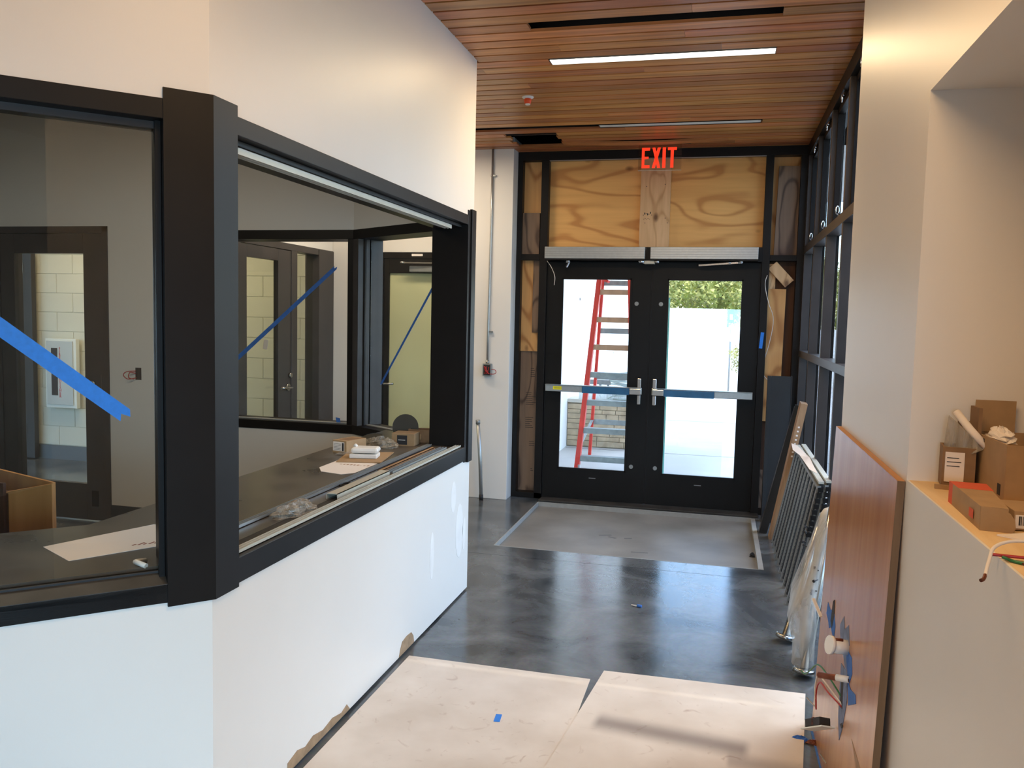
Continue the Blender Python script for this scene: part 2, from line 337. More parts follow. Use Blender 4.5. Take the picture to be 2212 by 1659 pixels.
# ------------------------------------------------------------------ walls of the ticket booth
T = .20
def angpt(u, off, z): # along the angled wall, off towards the booth
    return Vector((-1.413-.70711*u-.70711*off, 2.11-.70711*u+.70711*off, z))
def angbox(mb, u0, u1, o0, o1, z0, z1):
    q = [(u0, o0), (u1, o0), (u1, o1), (u0, o1)]
    return mb.hexa([angpt(u, o, z0) for u, o in q], [angpt(u, o, z1) for u, o in q])
def mitre(mb, z0, z1, inset=0.):
    # corner piece between side wall and angled wall
    i = T
    return mb
SX = -1.413
w = MB()
w.box(SX-T, SX, 2.11, 4.695, .012, .80); w.box(SX-T, SX, 2.11, 4.695, 2.20, CZ+.1)
w.box(SX-T, SX-.02, 4.69, 4.695, .80, 2.2)
struct(w.build('wall_left', M['wall']), 'white wall with an open transaction window')
w = MB(); angbox(w, 0, 4.2, 0, T, .012, .80); angbox(w, 0, 4.2, 0, T, 2.20, CZ+.1); angbox(w, 1.75, 4.2, 0, T, .80, 2.2)
struct(w.build('wall_angled', M['wall']), 'white angled wall with a glazed window')
struct(B(-6.2, -4.3, -1.0, -.82, 0, CZ+.1).build('wall_front', M['wall']))
# dark gap at the foot of the wall and torn wallboard paper
struct(B(SX-T, SX-.012, 2.11, 4.69, 0, .012).build('trim_2', M['void']))
def torn(name, prof):
    m_ = MB(); m_.prism([(SX+.0002, y, z) for y, z in prof], (.0016, 0, 0)); return m_.build(name, M['brown_paper'])
pr = [(2.55, .013), (2.55, .05), (2.62, .062), (2.68, .045), (2.74, .058), (2.82, .04), (2.9, .05), (2.98, .033), (3.03, .045), (3.06, .013)]
t1 = torn('torn_wallboard_paper', pr); tag(t1, 'long strip of torn brown paper at the wall foot, nearest the camera', 'torn paper')
pr = [(3.60, .013), (3.615, .045), (3.64, .075), (3.70, .082), (3.76, .078), (3.79, .05), (3.80, .013)]
t1 = torn('torn_wallboard_paper', pr); tag(t1, 'small round patch of torn brown wallboard paper at the foot of the white wall', 'torn paper')
# filler patches on the side wall near its far end
pm = MB()
for (y, z, a, b) in ((4.40, .62, .045, .09), (4.52, .40, .07, .16), (4.05, .38, .03, .13), (4.61, .36, .03, .1)):
    pm.prism([(SX+.0002, y+a*math.cos(t*math.pi/6), z+b*math.sin(t*math.pi/6)) for t in range(12)], (.0008, 0, 0))
struct(pm.build('trim_3', M['patch']), 'pale filler patches on the white wall')
# B wall (diagonal, far end of booth) ; s along, o outwards
P0 = Vector((-2.441, 5.319)); bd = Vector((.84, -.5427)).normalized(); bn = Vector((.5427, .84)).normalized()
def bpt(s_, o, z): p = P0+bd*s_+bn*o; return Vector((p.x, p.y, z))
def bbox(mb, s0, s1, o0, o1, z0, z1):
    q = [(s0, o0), (s1, o0), (s1, o1), (s0, o1)]
    return mb.hexa([bpt(s_, o, z0) for s_, o in q], [bpt(s_, o, z1) for s_, o in q])
w = MB(); bbox(w, -.06, .93, 0, T, 0, .80); bbox(w, -.06, .93, 0, T, 2.2, CZ+.1)
struct(w.build('wall_booth_end', M['wall_in']))
# A wall (Y = 5.33) with window and glazed door
w = MB(); y0, y1 = 5.33, 5.33+T
w.box(-3.75, -2.36, y0, y1, 0, .80); w.box(-3.75, -2.36, y0, y1, 2.2, CZ+.1); w.box(-4.43, -3.75, y0, y1, 0, CZ+.1); w.box(-5.45, -4.43, y0, y1, 2.235, CZ+.1); w.box(-6.2, -5.45, y0, y1, 0, CZ+.1)
struct(w.build('wall_booth_back', M['wall_in']))
struct(B(-6.3, -6.2, -1, 5.53, 0, CZ+.1).build('wall_booth_left', M['wall_in']))
struct(B(-4.43, -3.75, 5.322, 5.33, 0, .142).build('baseboard_back', M['rubber'])); struct(B(-3.75, -2.45, 5.322, 5.33, 0, .142).build('baseboard_back_right', M['rubber']))
# booth ceiling and hall ceiling
struct(MB().add([(-6.2, -.9, CZ), (-4.45, -.9, CZ), (-1.55, 2.05, CZ), (-1.55, 4.7, CZ), (-2.36, 5.35, CZ), (-6.2, 5.35, CZ), (-6.2, -.9, CZ+.02), (-4.45, -.9, CZ+.02), (-1.55, 2.05, CZ+.02), (-1.55, 4.7, CZ+.02), (-2.36, 5.35, CZ+.02), (-6.2, 5.35, CZ+.02)],
    [(0, 1, 2, 3, 4, 5), (11, 10, 9, 8, 7, 6)]).build('ceiling_booth', M['wall_in']))
struct(B(-6.2, 3.2, -4.2, 1.85, CZ+.035, CZ+.1).build('ceiling_hall', M['maple']))
# lobby behind the booth and block room
struct(B(-9, -3.53, 7.47, 7.6, 0, CZ+.1).build('wall_room_back', M['mortar']))
w = MB(); X = -3.53
w.box(X-.12, X, 5.33+T, 5.60, 0, CZ+.1); w.box(X-.12, X, 7.24, 7.46, 0, CZ+.1); w.box(X-.12, X, 5.60, 7.24, 2.2, CZ+.1)
struct(w.build('wall_lobby_left', M['wall']))
struct(B(-9, -8.9, 5.4, 7.5, 0, CZ+.1).build('wall_room_left', M['mortar'])); struct(B(-9, -3.65, 5.4, 7.6, CZ+.02, CZ+.1).build('ceiling_room', M['wall']))
w = MB(); w.box(-3.53, -3.06, 7.20, 7.46, 0, CZ+.1); w.box(-2.20, -1.80, 7.15, 7.46, 0, CZ+.1); w.box(-3.06, -2.20, 7.20, 7.46, 2.2, CZ+.1)
struct(w.build('wall_far', M['wall'], None, .004), 'white pier beside the entrance storefront')
# ------------------------------------------------------------------ right-hand wall with the niche
RXW = .48; NZ0, NZ1, NY1, NY0 = 1.238, 2.214, 2.30, .9
w = MB(); w.box(RXW, .95, -.2, 3.49, 0, NZ0-.02); w.box(RXW, .95, -.2, 3.49, NZ1, 3.3); w.box(RXW, .95, NY1, 3.49, NZ0-.02, NZ1); w.box(RXW, .95, -.2, NY0, NZ0-.02, NZ1); w.box(.85, .95, NY0, NY1, NZ0-.02, NZ1); w.box(RXW, RXW+.005, NY0, NY1, NZ0-.02, NZ0)
WR = struct(w.build('wall_right', M['wall']), 'white wall with a deep open niche')
struct(B(RXW+.005, .85, NY0, NY1, NZ0-.02, NZ0).build('trim_4', M['ledge']), 'raw wood ledge at the bottom of the niche')
# camera-side hall, out of view: solid right wall, back wall
w = MB(); w.box(3.0, 3.2, -4.2, 0, 0, 3.2); w.box(.95, 3.2, -.2, 0, 0, 3.2)
struct(w.build('wall_hall_right', M['wall'])); struct(B(-6.2, 3.2, -2.5, -2.32, 0, 3.2).build('wall_hall_back', M['wall'])); struct(B(-6.3, -6.2, -4.2, -.9, 0, 3.2).build('wall_hall_left', M['wall']))

# ------------------------------------------------------------------ wood ceiling: planks
PT = .1157; PY0 = 4.162
struct(B(-9, .95, 1.8, 7.46, CZ+.20, CZ+.24).box(-3.7, .95, 7.43, 7.46, CZ+.021, CZ+.2).box(.79, .95, 3.49, 7.46, CZ+.021, CZ+.2).build('ceiling', M['void']))
CEIL = bpy.data.objects['ceiling']
def plank(x0, x1, ya, yb, sag=None):
    mb = MB(); g = .0085
    if sag:
        n = 8
        for i in range(n):
            a, b = x0+(x1-x0)*i/n, x0+(x1-x0)*(i+1)/n
            da, db = sag*math.sin(math.pi*i/n), sag*math.sin(math.pi*(i+1)/n)
            q = [(a, ya+g), (b, ya+g), (b, yb-g), (a, yb-g)]
            mb.hexa([(x, y, CZ-(da if k in (0, 3) else db)) for k, (x, y) in enumerate(q)], [(x, y, CZ+.016-(da if k in (0, 3) else db)) for k, (x, y) in enumerate(q)])
    else:
        mb.box(x0+.0006, x1-.0006, ya+g, yb-g, CZ, CZ+.016)
    return mb.build('plank', M['plank'], CEIL, 0)
SLOTS = {0: (-1.0, .225), 5: (-1.01, .228)}
HOLE = (-1.745, -1.345)
j = -19
while PY0+j*PT < 7.44:
    ya = PY0+j*PT; yb = min(ya+PT, 7.45)
    xl = SX if ya < 4.66 else -3.52
    xr = .475 if ya < 3.47 else .70
    spans = [(xl, xr)]
    if j in SLOTS: a, b = SLOTS[j]; spans = [(xl, a), (b, xr)]
    if j == 19: spans = [(.232, xr)]
    if 21 <= j <= 24: spans = [(xl, HOLE[0]+(-.01, .02, -.015, .015)[j-21]), (HOLE[1]+.02*((j % 2)), xr)]
    for (a, b) in spans:
        cuts = []
        if b-a > 1.0 and random.random() < (.75 if b-a > 2.5 else .42): cuts = [a+(b-a)*random.uniform(.2, .85)]
        if j == 15: cuts = [-1.78+.12]
        pts = [a]+cuts+[b]
        for k in range(len(pts)-1): plank(pts[k], pts[k+1], ya, yb, .022 if (j == 24 and k == 0 and a > -1.5) else None)
    j += 1
# plenum rails seen through the hole and channel of the open slots
mb = MB(); mb.box(-3.5, .7, 6.68, 6.72, CZ+.05, CZ+.1); mb.box(-1.9, -1.2, 6.9, 6.93, CZ+.06, CZ+.1)
mb.build('ceiling_rail', M['bronze'], CEIL)
# lamps
def lamp(name, y0, y1, x0, x1, on, label):
    t = thing(name, label, 'ceiling light', ((x0+x1)/2, (y0+y1)/2, CZ))
    f = MB(); q = .004
    f.box(x0, x1, y0, y0+q, CZ-.002, CZ+.05); f.box(x0, x1, y1-q, y1, CZ-.002, CZ+.05); f.box(x0, x0+q, y0, y1, CZ-.002, CZ+.05); f.box(x1-q, x1, y0, y1, CZ-.002, CZ+.05)
    f.build('frame', M['alu' if on else 'black'], t)
    B(x0+q, x1-q, y0+q, y1-q, CZ+.001, CZ+.012).build('diffuser', M['lamp' if on else 'lampoff'], t)
    return t
lamp('linear_ceiling_light', 4.75, 4.848, -1.005, .228, True, 'lit linear light strip set flush in the wood plank ceiling')
lamp('linear_ceiling_light', 6.372, 6.462, -.955, .226, False, 'unlit linear light strip in the wood ceiling near the exit sign')
for (x, y) in ((-.25, 1.3), (-.4, -.4), (-2.2, -1.6)):
    zz = CZ+.03
    t = thing('linear_ceiling_light', 'linear ceiling light in the hall behind the viewpoint', 'ceiling light', (x, y, zz), 'hall ceiling lights'); B(x-.6, x+.6, y-.055, y+.055, zz-.012, zz).build('diffuser', M['lamp'], t); B(x-.61, x+.61, y-.065, y+.065, zz-.004, zz+.01).build('frame', M['alu'], t)
# sprinkler
t = thing('fire_sprinkler', 'white sprinkler with an orange protective cap on the wood ceiling', 'sprinkler', (-1.302, 5.51, CZ))
MB().tube([(-1.302, 5.51, CZ), (-1.302, 5.51, CZ-.006), (-1.302, 5.51, CZ-.012)], [.04, .038, .022], 20).build('escutcheon', M['plastic'], t)
MB().tube([(-1.302, 5.51, CZ-.01), (-1.302, 5.51, CZ-.02), (-1.302, 5.51, CZ-.045)], [.02, .026, .02], 14).build('cap', M['orange'], t)
MB().tube([(-1.302, 5.51, CZ-.045), (-1.302, 5.51, CZ-.052)], [.017, .017], 12).build('cap_tip', M['plastic'], t)

# ------------------------------------------------------------------ entrance storefront
SF = sempty('door_1'); SF['label'] = 'black metal entrance storefront frame'
def sfb(name, x0, x1, z0, z1, y0=DY, y1=DY+.11, mat='black'):
    return B(x0, x1, y0, y1, z0, z1).build(name, M[mat], SF, .002)
sfb('head', -1.80, .66, 3.015, CZ+.02); sfb('jamb', -1.80, -1.755, .045, 3.015); sfb('jamb', .587, .66, .045, 3.015)
sfb('sill', -1.80, -1.518, 0, .05); sfb('sill', .372, .66, 0, .05)
sfb('mullion', -1.585, -1.518, 0.0, 3.015); sfb('mullion', .312, .374, 0.0, 3.015)
sfb('transom', -1.755, -1.585, 2.145, 2.198); sfb('transom', -1.518, .312, 2.14, 2.262); sfb('transom', .374, .587, 2.15, 2.198)
# light strip over the ply: thin aluminium stop
for (a_, b_, c_, d_) in ((-1.518, -1.495, 0, 2.14), (.29, .312, 0, 2.14), (-1.518, .312, 2.115, 2.14)):
    sfb('door_stop', a_, b_, c_, d_, DY+.068, DY+.085)
sfb('stop_bead', -1.518, .312, 3.010, 3.015, DY+.002, DY+.03, 'alu')
def leaf(x0, x1, gx0, gx1, hand, label):
    # one door leaf with glass, panic bar and lever
    t = thing('entrance_door', label, 'door', ((x0+x1)/2, DY+.03, 0))
    y0, y1 = DY+.02, DY+.065
    f = MB(); f.box(x0, gx0, y0, y1, .018, 2.13); f.box(gx1, x1, y0, y1, .018, 2.13); f.box(gx0, gx1, y0, y1, .018, .29); f.box(gx0, gx1, y0, y1, 1.987, 2.13)
    f.build('door_frame', M['black2'], t)
    s_ = MB(); q = .012
    s_.box(gx0-.004, gx0+q, y0-.008, y0+.01, .286, 1.991); s_.box(gx1-q, gx1+.004, y0-.008, y0+.01, .286, 1.991); s_.box(gx0, gx1, y0-.008, y0+.01, .286, .30); s_.box(gx0, gx1, y0-.008, y0+.01, 1.979, 1.991)
    s_.build('glazing_stop', M['black'], t)
    B(gx0, gx1, y0+.018, y0+.026, .29, 1.987).build('glass_pane', M['glass'], t)
    sgn = 1 if hand == 'l' else -1
    hx = x1-.06 if hand == 'l' else x0+.055        # lock side
    ex = gx0-.11 if hand == 'l' else gx1+.112      # far end of bar
    def bx(a, b): return (min(a, b), max(a, b))
    L = abs(hx-ex); zb = 1.018; h = .029
    def seg(a, b, name, mat, z0=zb-h, z1=zb+h, ya=7.225, yb=7.265, bev=.004):
        p, q2 = bx(ex+(hx-ex)*a, ex+(hx-ex)*b); return B(p, q2, ya, yb, z0, z1).build(name, M[mat], bar, bev)
    bar = thing_part('panic_bar', t, MB().box(*bx(ex+(hx-ex)*0.0, hx), 7.235, 7.31, zb-.018, zb+.018), 'alud')
    a1 = .40 if hand == 'l' else .385
    seg(0, a1, 'bar_cover', 'alu'); seg(a1, .90, 'push_pad', 'bluefilm', zb-.033, zb+.027, 7.215, 7.262)
    MB().box(*bx(ex+(hx-ex)*.0, ex+(hx-ex)*1.0), 7.215, 7.262, zb+.029, zb+.033).build('top_rib', M['alu'], bar)
    seg(.90, 1.02, 'latch_housing', 'chrome', zb-.028, zb+.024, 7.215, 7.31)
    v = MB(); v.box(hx-.024, hx+.024, 7.24, 7.33, zb-.03, zb+.035); v.box(hx-.017, hx+.017, 7.225, 7.30, zb+.03, zb+.115); v.box(hx-.015, hx+.015, 7.235, 7.31, zb-.115, zb-.03)
    v.build('device_body', M['chrome'], bar, .006)
    if hand == 'l':
        B(-1.415, -1.338, 7.2235, 7.2246, zb-.012, zb+.018).build('warning_label', M['yellow'], bar)
        for i in range(3): B(-1.405, -1.348+.01*(i == 1), 7.2228, 7.2235, zb+.010-.008*i, zb+.012-.008*i).build('label_text', M['ink'], bar)
    bx_ = gx1+.048 if hand == 'l' else gx0-.052
    for z in (1.775, .342): MB().tube([(bx_, y0-.005, z), (bx_, y0+.001, z)], .018, 16).build('bolt_cap', M['alud'], t)
    B((x0+x1)/2-.03, (x0+x1)/2+.03, y0-.0015, y0, .212, .218).build('maker_plate', M['alud'], t)
    if hand == 'l':
        B(x1-.002, x1+.0135, y0+.004, y0+.03, .019, 2.13).build('meeting_seal', M['black'], t)
    return t
def thing_part(name, t, mb, mat):
    return mb.build(name, M[mat], t)
leaf(-1.515, -.601, -1.376, -.764, 'l', 'black glazed entrance door leaf on the left, ladder seen through its glass')
leaf(-.586, .310, -.455, .172, 'r', 'black glazed entrance door leaf on the right, trees seen through its glass')
# door operators
def operator(x0, x1, label, armside):
    t = thing('door_operator', label, 'door closer', ((x0+x1)/2, DY, 2.15))
    c = B(x0, x1, DY-.125, DY-.001, 2.152, 2.253).build('cover', M['alu'], t, .003)
    g = MB()
    for z in (2.172, 2.19, 2.21, 2.232): g.box(x0, x1, DY-.1262, DY-.125, z, z+.003)
    g.build('cover_rib', M['alud'], c)
    B(x0-.002, x1+.002, DY-.12, DY, 2.140, 2.152).build('base_plate', M['black'], t)
    if armside == 'r':
        a = MB().beam((.14, DY-.08, 2.128), (-.20, DY-.06, 2.104), .012, .014); a.tube([(.14, DY-.08, 2.15), (.14, DY-.08, 2.118)], .022, 12); a.tube([(.03, DY-.07, 2.135), (.06, DY-.07, 2.125)], .014, 10)
        a.build('arm', M['chrome'], t)
    else:
        a = MB().tube([(-1.31, DY-.08, 2.15), (-1.315, DY-.08, 2.115)], .02, 12); a.beam((-1.30, DY-.08, 2.13), (-1.33, DY-.05, 2.085), .014, .014)
        a.build('arm', M['chrome'], t)
    return t
operator(-1.514, -.648, 'long brushed aluminium door operator over the left entrance door', 'l')
operator(-.601, .277, 'long brushed aluminium door operator over the right entrance door', 'r')
lt = thing('door_latch', 'small pale latch bracket between the two door operators', 'latch', (-.62, DY-.05, 2.12))
B(-.655, -.565, DY-.10, DY-.02, 2.112, 2.14).build('bracket', M['cream'], lt, .004)
MB().tube([(-.70, DY-.09, 2.135), (-.655, DY-.09, 2.128)], .016, 10).build('roller', M['chrome'], lt); MB().tube([(-.565, DY-.09, 2.128), (-.53, DY-.09, 2.135)], .016, 10).build('roller', M['chrome'], lt)
# boards closing the unglazed bays
def board(x0, x1, z0, z1, y0, y1, mat, label, name='wooden_board', rot=0, shear=0):
    R = Matrix.Rotation(rot, 3, 'Y'); c = ((x0+x1)/2, (y0+y1)/2, (z0+z1)/2)
    o = B(x0, x1, y0, y1, z0, z1, (c, R) if rot else None).build(name, M[mat], None, .0015)
    return tag(o, label, 'board')
YB = DY+.07
board(-1.54, -.72, 2.24, 3.021, YB, YB+.018, 'ply', 'orange plywood sheet over the doors, left of the pale plank', 'plywood_sheet')
board(-.70, .325, 2.24, 3.021, YB, YB+.018, 'ply', 'orange plywood sheet over the doors, right of the pale plank', 'plywood_sheet')
b = board(-.716, -.462, 2.20, 3.012, YB-.042, YB-.002, 'stud', 'pale pine plank nailed upright between the two plywood sheets', 'pine_plank')
sc = MB()
for i in range(7): sc.box(-.69+.012*i, -.682+.012*i, YB-.0426, YB-.042, 2.535+.006*(i % 3), 2.54+.006*(i % 3)+.012*(i % 2))
for i in range(5): sc.box(-.685+.012*i, -.677+.012*i, YB-.0426, YB-.042, 2.50+.006*(i % 2), 2.504+.006*(i % 2))
sc.build('pencil_note', M['ink'], b)['kind'] = 'stuff'
sc = MB()
for (x, z) in ((-.665, 2.78), (-.51, 2.795), (-.67, 2.47), (-.48, 2.47), (-.50, 2.51)): sc.tube([(x, YB-.0425, z), (x, YB-.042, z)], .004, 8)
sc.build('nail_head', M['ink'], b)['kind'] = 'stuff'
board(-1.762, -1.57, 2.17, 3.05, YB+.01, YB+.028, 'plyv', 'narrow tan plywood strip in the upper left sidelight', 'plywood_strip')
board(-1.765, -1.60, 2.17, 2.565, YB-.03, YB+.008, 'greyboard', 'dark weathered board in the upper left sidelight')
board(-1.766, -1.59, 1.33, 2.19, YB, YB+.018, 'plyv', 'tan plywood strip in the middle of the left sidelight', 'plywood_strip')
board(-1.652, -1.585, 1.50, 2.16, YB-.012, YB-.001, 'greyboard', 'thin grey weathered strip over the tan left sidelight board')
b = board(-1.765, -1.578, .03, 1.35, YB+.02, YB+.058, 'greyboard', 'dark brown stamped board at the foot of the left sidelight')
sm = MB()
random.seed(3)
for (xa, za, w_, n_) in ((-1.66, 1.17, .05, 5), (-1.70, .95, .10, 7), (-1.70, .72, .08, 6), (-1.66, .50, .06, 3), (-1.64, .25, .03, 2)):
    for i in range(n_): sm.box(xa, xa+w_*random.uniform(.5, 1), YB+.0194, YB+.02, za-.018*i, za-.018*i+.004)
sm.build('lumber_stamp', M['ink'], b)['kind'] = 'stuff'
board(.36, .615, 2.17, 3.05, YB+.03, YB+.048, 'plyv', 'tan plywood strip behind the grey board in the upper right sidelight', 'plywood_strip')
board(.412, .60, 2.18, 2.935, YB-.01, YB+.026, 'greyboard', 'weathered grey board leaning in the upper right sidelight', rot=.018)
board(.36, .60, .03, 2.16, YB+.03, YB+.045, 'darkply', 'dark brown backing board filling the lower right sidelight')
board(.345, .515, .80, 1.92, YB-.012, YB+.026, 'plyv', 'tall tan plywood board in the lower right sidelight', 'plywood_strip', rot=.01)
board(.37, .43, 1.90, 2.13, YB-.01, YB+.012, 'stud', 'short pale wood offcut behind the slanting board')
board(.365, .575, 1.995, 2.085, YB-.04, YB-.012, 'stud', 'short pale board nailed slantwise at the top of the lower right sidelight', rot=.82)
board(.345, .40, .05, .38, YB-.01, YB+.02, 'greyboard', 'small dark offcut at the foot of the right door jamb')
# loose wires by the doors
def wire(name, pts, r, mat, label=None, cat='wire', parent=None, n=8):
    cv = [Vector(p) for p in pts]; out = []
    for i in range(len(cv)-1):
        p0 = cv[max(i-1, 0)]; p1 = cv[i]; p2 = cv[i+1]; p3 = cv[min(i+2, len(cv)-1)]
        for k in range(6):
            t_ = k/6; out.append(.5*((2*p1)+(-p0+p2)*t_+(2*p0-5*p1+4*p2-p3)*t_*t_+(-p0+3*p1-3*p2+p3)*t_**3))
    out.append(cv[-1]); o = MB().tube(out, r, n).build(name, M[mat], parent)
    if label: tag(o, label, cat)
    return o
wire('thin_wire', [(-1.515, DY-.01, 2.14), (-1.47, DY-.03, 2.08), (-1.435, DY-.04, 2.0), (-1.44, DY-.03, 1.925)], .0028, 'white_wire', 'thin pale wire curling down at the left entrance door frame')
wire('thin_wire', [(.36, DY-.01, 2.03), (.345, DY-.02, 1.95), (.38, DY-.02, 1.80), (.42, DY+.02, 1.70), (.425, DY+.04, 1.60), (.40, DY+.03, 1.45), (.365, DY+.03, 1.30), (.37, DY+.02, 1.20), (.40, DY+.02, 1.16)], .0028, 'white_wire', 'thin pale wire hanging over the tan board right of the doors')
tag(B(.325, .352, DY-.002, DY-.0008, 1.42, 1.555, ((.338, DY, 1.49), Matrix.Rotation(.08, 3, 'Y'))).build('tape_strip', M['tape']), 'short blue tape strip on the black frame right of the doors', 'tape')
# exit sign
ES = thing('exit_sign', 'clear hanging EXIT sign with red letters over the entrance doors', 'exit sign', (-.53, 7.06, CZ))
EX0, EX1, EZ0, EZ1, EY = -.716, -.366, 2.865, CZ-.01, 7.05
B(EX0-.05, EX1+.07, EY-.05, EY+.05, CZ-.009, CZ-.0005).build('ceiling_plate', M['bronze'], ES, .003)
B(EX0, EX1, EY, EY+.006, EZ0, EZ1).build('acrylic_panel', M['acrylic'], ES)
B(EX0, EX1, EY-.002, EY+.008, EZ0-.003, EZ0).build('bottom_edge', M['alu'], ES)
def letter(pts2, ox, w_, z0, z1):
    m_ = MB()
    for poly in pts2: m_.prism([(ox+x*w_, EY-.0035, z0+z*(z1-z0)) for x, z in poly], (0, .003, 0))
    return m_
lw = .066; z0, z1 = 2.883, 3.048
E_ = [[(0, 0), (.34, 0), (.34, 1), (0, 1)], [(.34, 0), (1, 0), (1, .14), (.34, .14)], [(.34, .86), (1, .86), (1, 1), (.34, 1)], [(.34, .43), (.85, .45), (.85, .56), (.34, .56)]]
X_ = [[(0, 0), (.38, 0), (1.05, 1), (.67, 1)], [(.67, 0), (1.05, 0), (.38, 1), (0, 1)]]
I_ = [[(0, 0), (.4, 0), (.4, 1), (0, 1)]]
T_ = [[(0, .86), (1.1, .86), (1.1, 1), (0, 1)], [(.36, 0), (.74, 0), (.74, .86), (.36, .86)]]
for L_, ox in ((E_, -.688), (X_, -.604), (I_, -.520), (T_, -.478)):
    m_ = letter(L_, ox, lw, z0, z1); m_.build('letter', M['exit_red'], ES)

# ------------------------------------------------------------------ window wall on the right
CW = sempty('window_1'); CW['label'] = 'dark bronze curtain wall on the right side'
CX = .64
def cwb(name, x0, x1, y0, y1, z0, z1, mat='bronze'): return B(x0, x1, y0, y1, z0, z1).build(name, M[mat], CW, .0015)
YM = [3.52, 4.27, 5.02, 5.77, 6.54, 7.26]
for y in YM:
    cwb('mullion', CX, CX+.06, y-.0, y+.05, 0, 3.0); cwb('mullion_cover', CX+.062, CX+.078, y+.004, y+.046, 0, 3.0, 'black')
cwb('head_rail', CX-.004, CX+.15, 3.5, DY, 3.0, CZ+.02, 'black')
cwb('upper_rail', CX-.003, CX+.085, 3.5, DY, 2.203, 2.265); cwb('lower_rail', CX-.003, CX+.085, 3.5, DY, 1.362, 1.415); cwb('bottom_rail', CX-.003, CX+.085, 3.5, DY, 0, .10)
for i in range(len(YM)-1):
    a, b = YM[i]+.046, YM[i+1]+.004
    for (c, d) in ((.10, 1.362), (1.415, 2.203), (2.265, 3.0)):
        B(CX+.070, CX+.077, a, b, c, d).build('glass_pane', M['glass'], CW)
        s_ = MB()
        if c > 2.2:
            s_.box(CX+.03, CX+.066, a, a+.03, c, d); s_.box(CX+.03, CX+.066, b-.03, b, c, d); s_.box(CX+.03, CX+.066, a, b, d-.035, d); s_.box(CX+.03, CX+.066, a, b, c, c+.03)
            s_.build('sash', M['black'], CW)
for i, (y, z) in enumerate(((5.30, 2.95), (6.01, 2.943), (6.77, 2.945), (4.60, 2.95))):
    t = thing('ring_latch', ('silver ring latch at the head of the third window from the corner', 'silver ring latch at the head of the second window from the corner', 'silver ring latch at the head of the window nearest the corner', 'silver ring latch at the window head, half hidden by the white wall')[i], 'latch', (CX, y, z))
    r = .020; MB().tube([(CX-.008, y+r*math.cos(a*math.pi/8), z+r*math.sin(a*math.pi/8)) for a in range(17)], .0035, 6, False).build('ring', M['chrome'], t)
    MB().beam((CX+.0, y+.005, z+.02), (CX+.02, y+.02, z+.055), .01, .01).build('shank', M['chrome'], t)
for i, (y, z) in enumerate(((5.26, 2.30), (5.98, 2.297), (6.74, 2.293))):
    t = thing('ring_latch', ('silver ring latch at the foot of the third window from the corner', 'silver ring latch at the foot of the second window from the corner', 'silver ring latch at the foot of the window nearest the corner')[i], 'latch', (CX, y, z))
    MB().tube([(CX-.005+.010*math.cos(a*math.pi/8), y+.01*math.cos(a*math.pi/8), z+.024*math.sin(a*math.pi/8)) for a in range(17)], .0035, 6, False).build('ring', M['chrome'], t)
    MB().beam((CX, y, z-.02), (CX+.01, y+.01, z-.034), .01, .01).build('shank', M['chrome'], t)

# ------------------------------------------------------------------ booth window frames
def wframe(name, label): o = sempty(name); o['label'] = label; return o
F2 = wframe('window_2', 'black frame of the open transaction window in the side wall')
def fb(par, name, *a, mat='black', bev=.002): return B(*a).build(name, M[mat], par, bev)
fb(F2, 'head', SX-T-.01, SX+.006, 2.22, 4.57, 2.148, 2.203); fb(F2, 'head_track_cover', SX-T-.005, SX-.03, 2.22, 4.57, 2.130, 2.148)
fb(F2, 'sill', SX-.10, SX+.006, 2.22, 4.58, .797, .876, mat='dusty')
sface = fb(F2, 'sill_face', SX+.006, SX+.008, 2.22, 4.58, .797, .874, mat='black', bev=0)
pst = MB(); off = -.010
pst.hexa([angpt(.123, off, .786), (SX+.010, 2.114, .786), (SX+.010, 2.235, .786), (SX-.05, 2.235, .786)], [angpt(.123, off, 2.232), (SX+.010, 2.114, 2.232), (SX+.010, 2.235, 2.232), (SX-.05, 2.235, 2.232)])
pst.hexa([angpt(.123, off, .786), (SX-.05, 2.235, .786), (SX-T-.01, 2.235, .786), angpt(.123, T+.01, .786)], [angpt(.123, off, 2.232), (SX-.05, 2.235, 2.232), (SX-T-.01, 2.235, 2.232), angpt(.123, T+.01, 2.232)])
pst.build('corner_post', M['black'], F2)
fb(F2, 'end_post', SX-T-.01, SX+.006, 4.572, 4.692, .786, 2.232); fb(F2, 'end_post_edge', SX+.0, SX+.016, 4.615, 4.694, .782, 2.24)
tr = MB()
for xo in (0, .018, .036): tr.box(SX-.075+xo-.002, SX-.075+xo+.002, 2.24, 4.40, 2.108, 2.132)
tr.box(SX-.077, SX-.037, 2.24, 4.40, 2.128, 2.132)
tr.build('head_track', M['cream'], F2)
def track(name, x, w_, y0, y1, z0, h, mat, label):
    m_ = MB(); m_.box(x, x+w_, y0, y1, z0, z0+.003); n_ = 3
    for k in range(n_):
        xx = x+(w_-.003)*k/(n_-1); m_.box(xx, xx+.003, y0, y1, z0, z0+h)
    return tag(m_.build(name, M[mat]), label, 'track')
CT = .877
track('sliding_track', SX-.205, .026, 2.30, 4.53, CT, .014, 'alu', 'long aluminium sliding track lying farther back along the counter')
track('sliding_track', SX-.042, .030, 2.25, 4.56, CT+.0, .013, 'cream', 'cream aluminium sliding track along the front edge of the counter')
def channel(x, w_, y0, y1, h, mat, label):
    m_ = MB(); m_.box(x, x+w_, y0, y1, CT+h-.003, CT+h); m_.box(x, x+.003, y0, y1, CT, CT+h); m_.box(x+w_-.003, x+w_, y0, y1, CT, CT+h)
    return tag(m_.build('metal_channel', M[mat]), label, 'channel')
channel(SX-.115, .050, 3.07, 3.62, .024, 'cream', 'short cream metal channel lying face down on the counter')
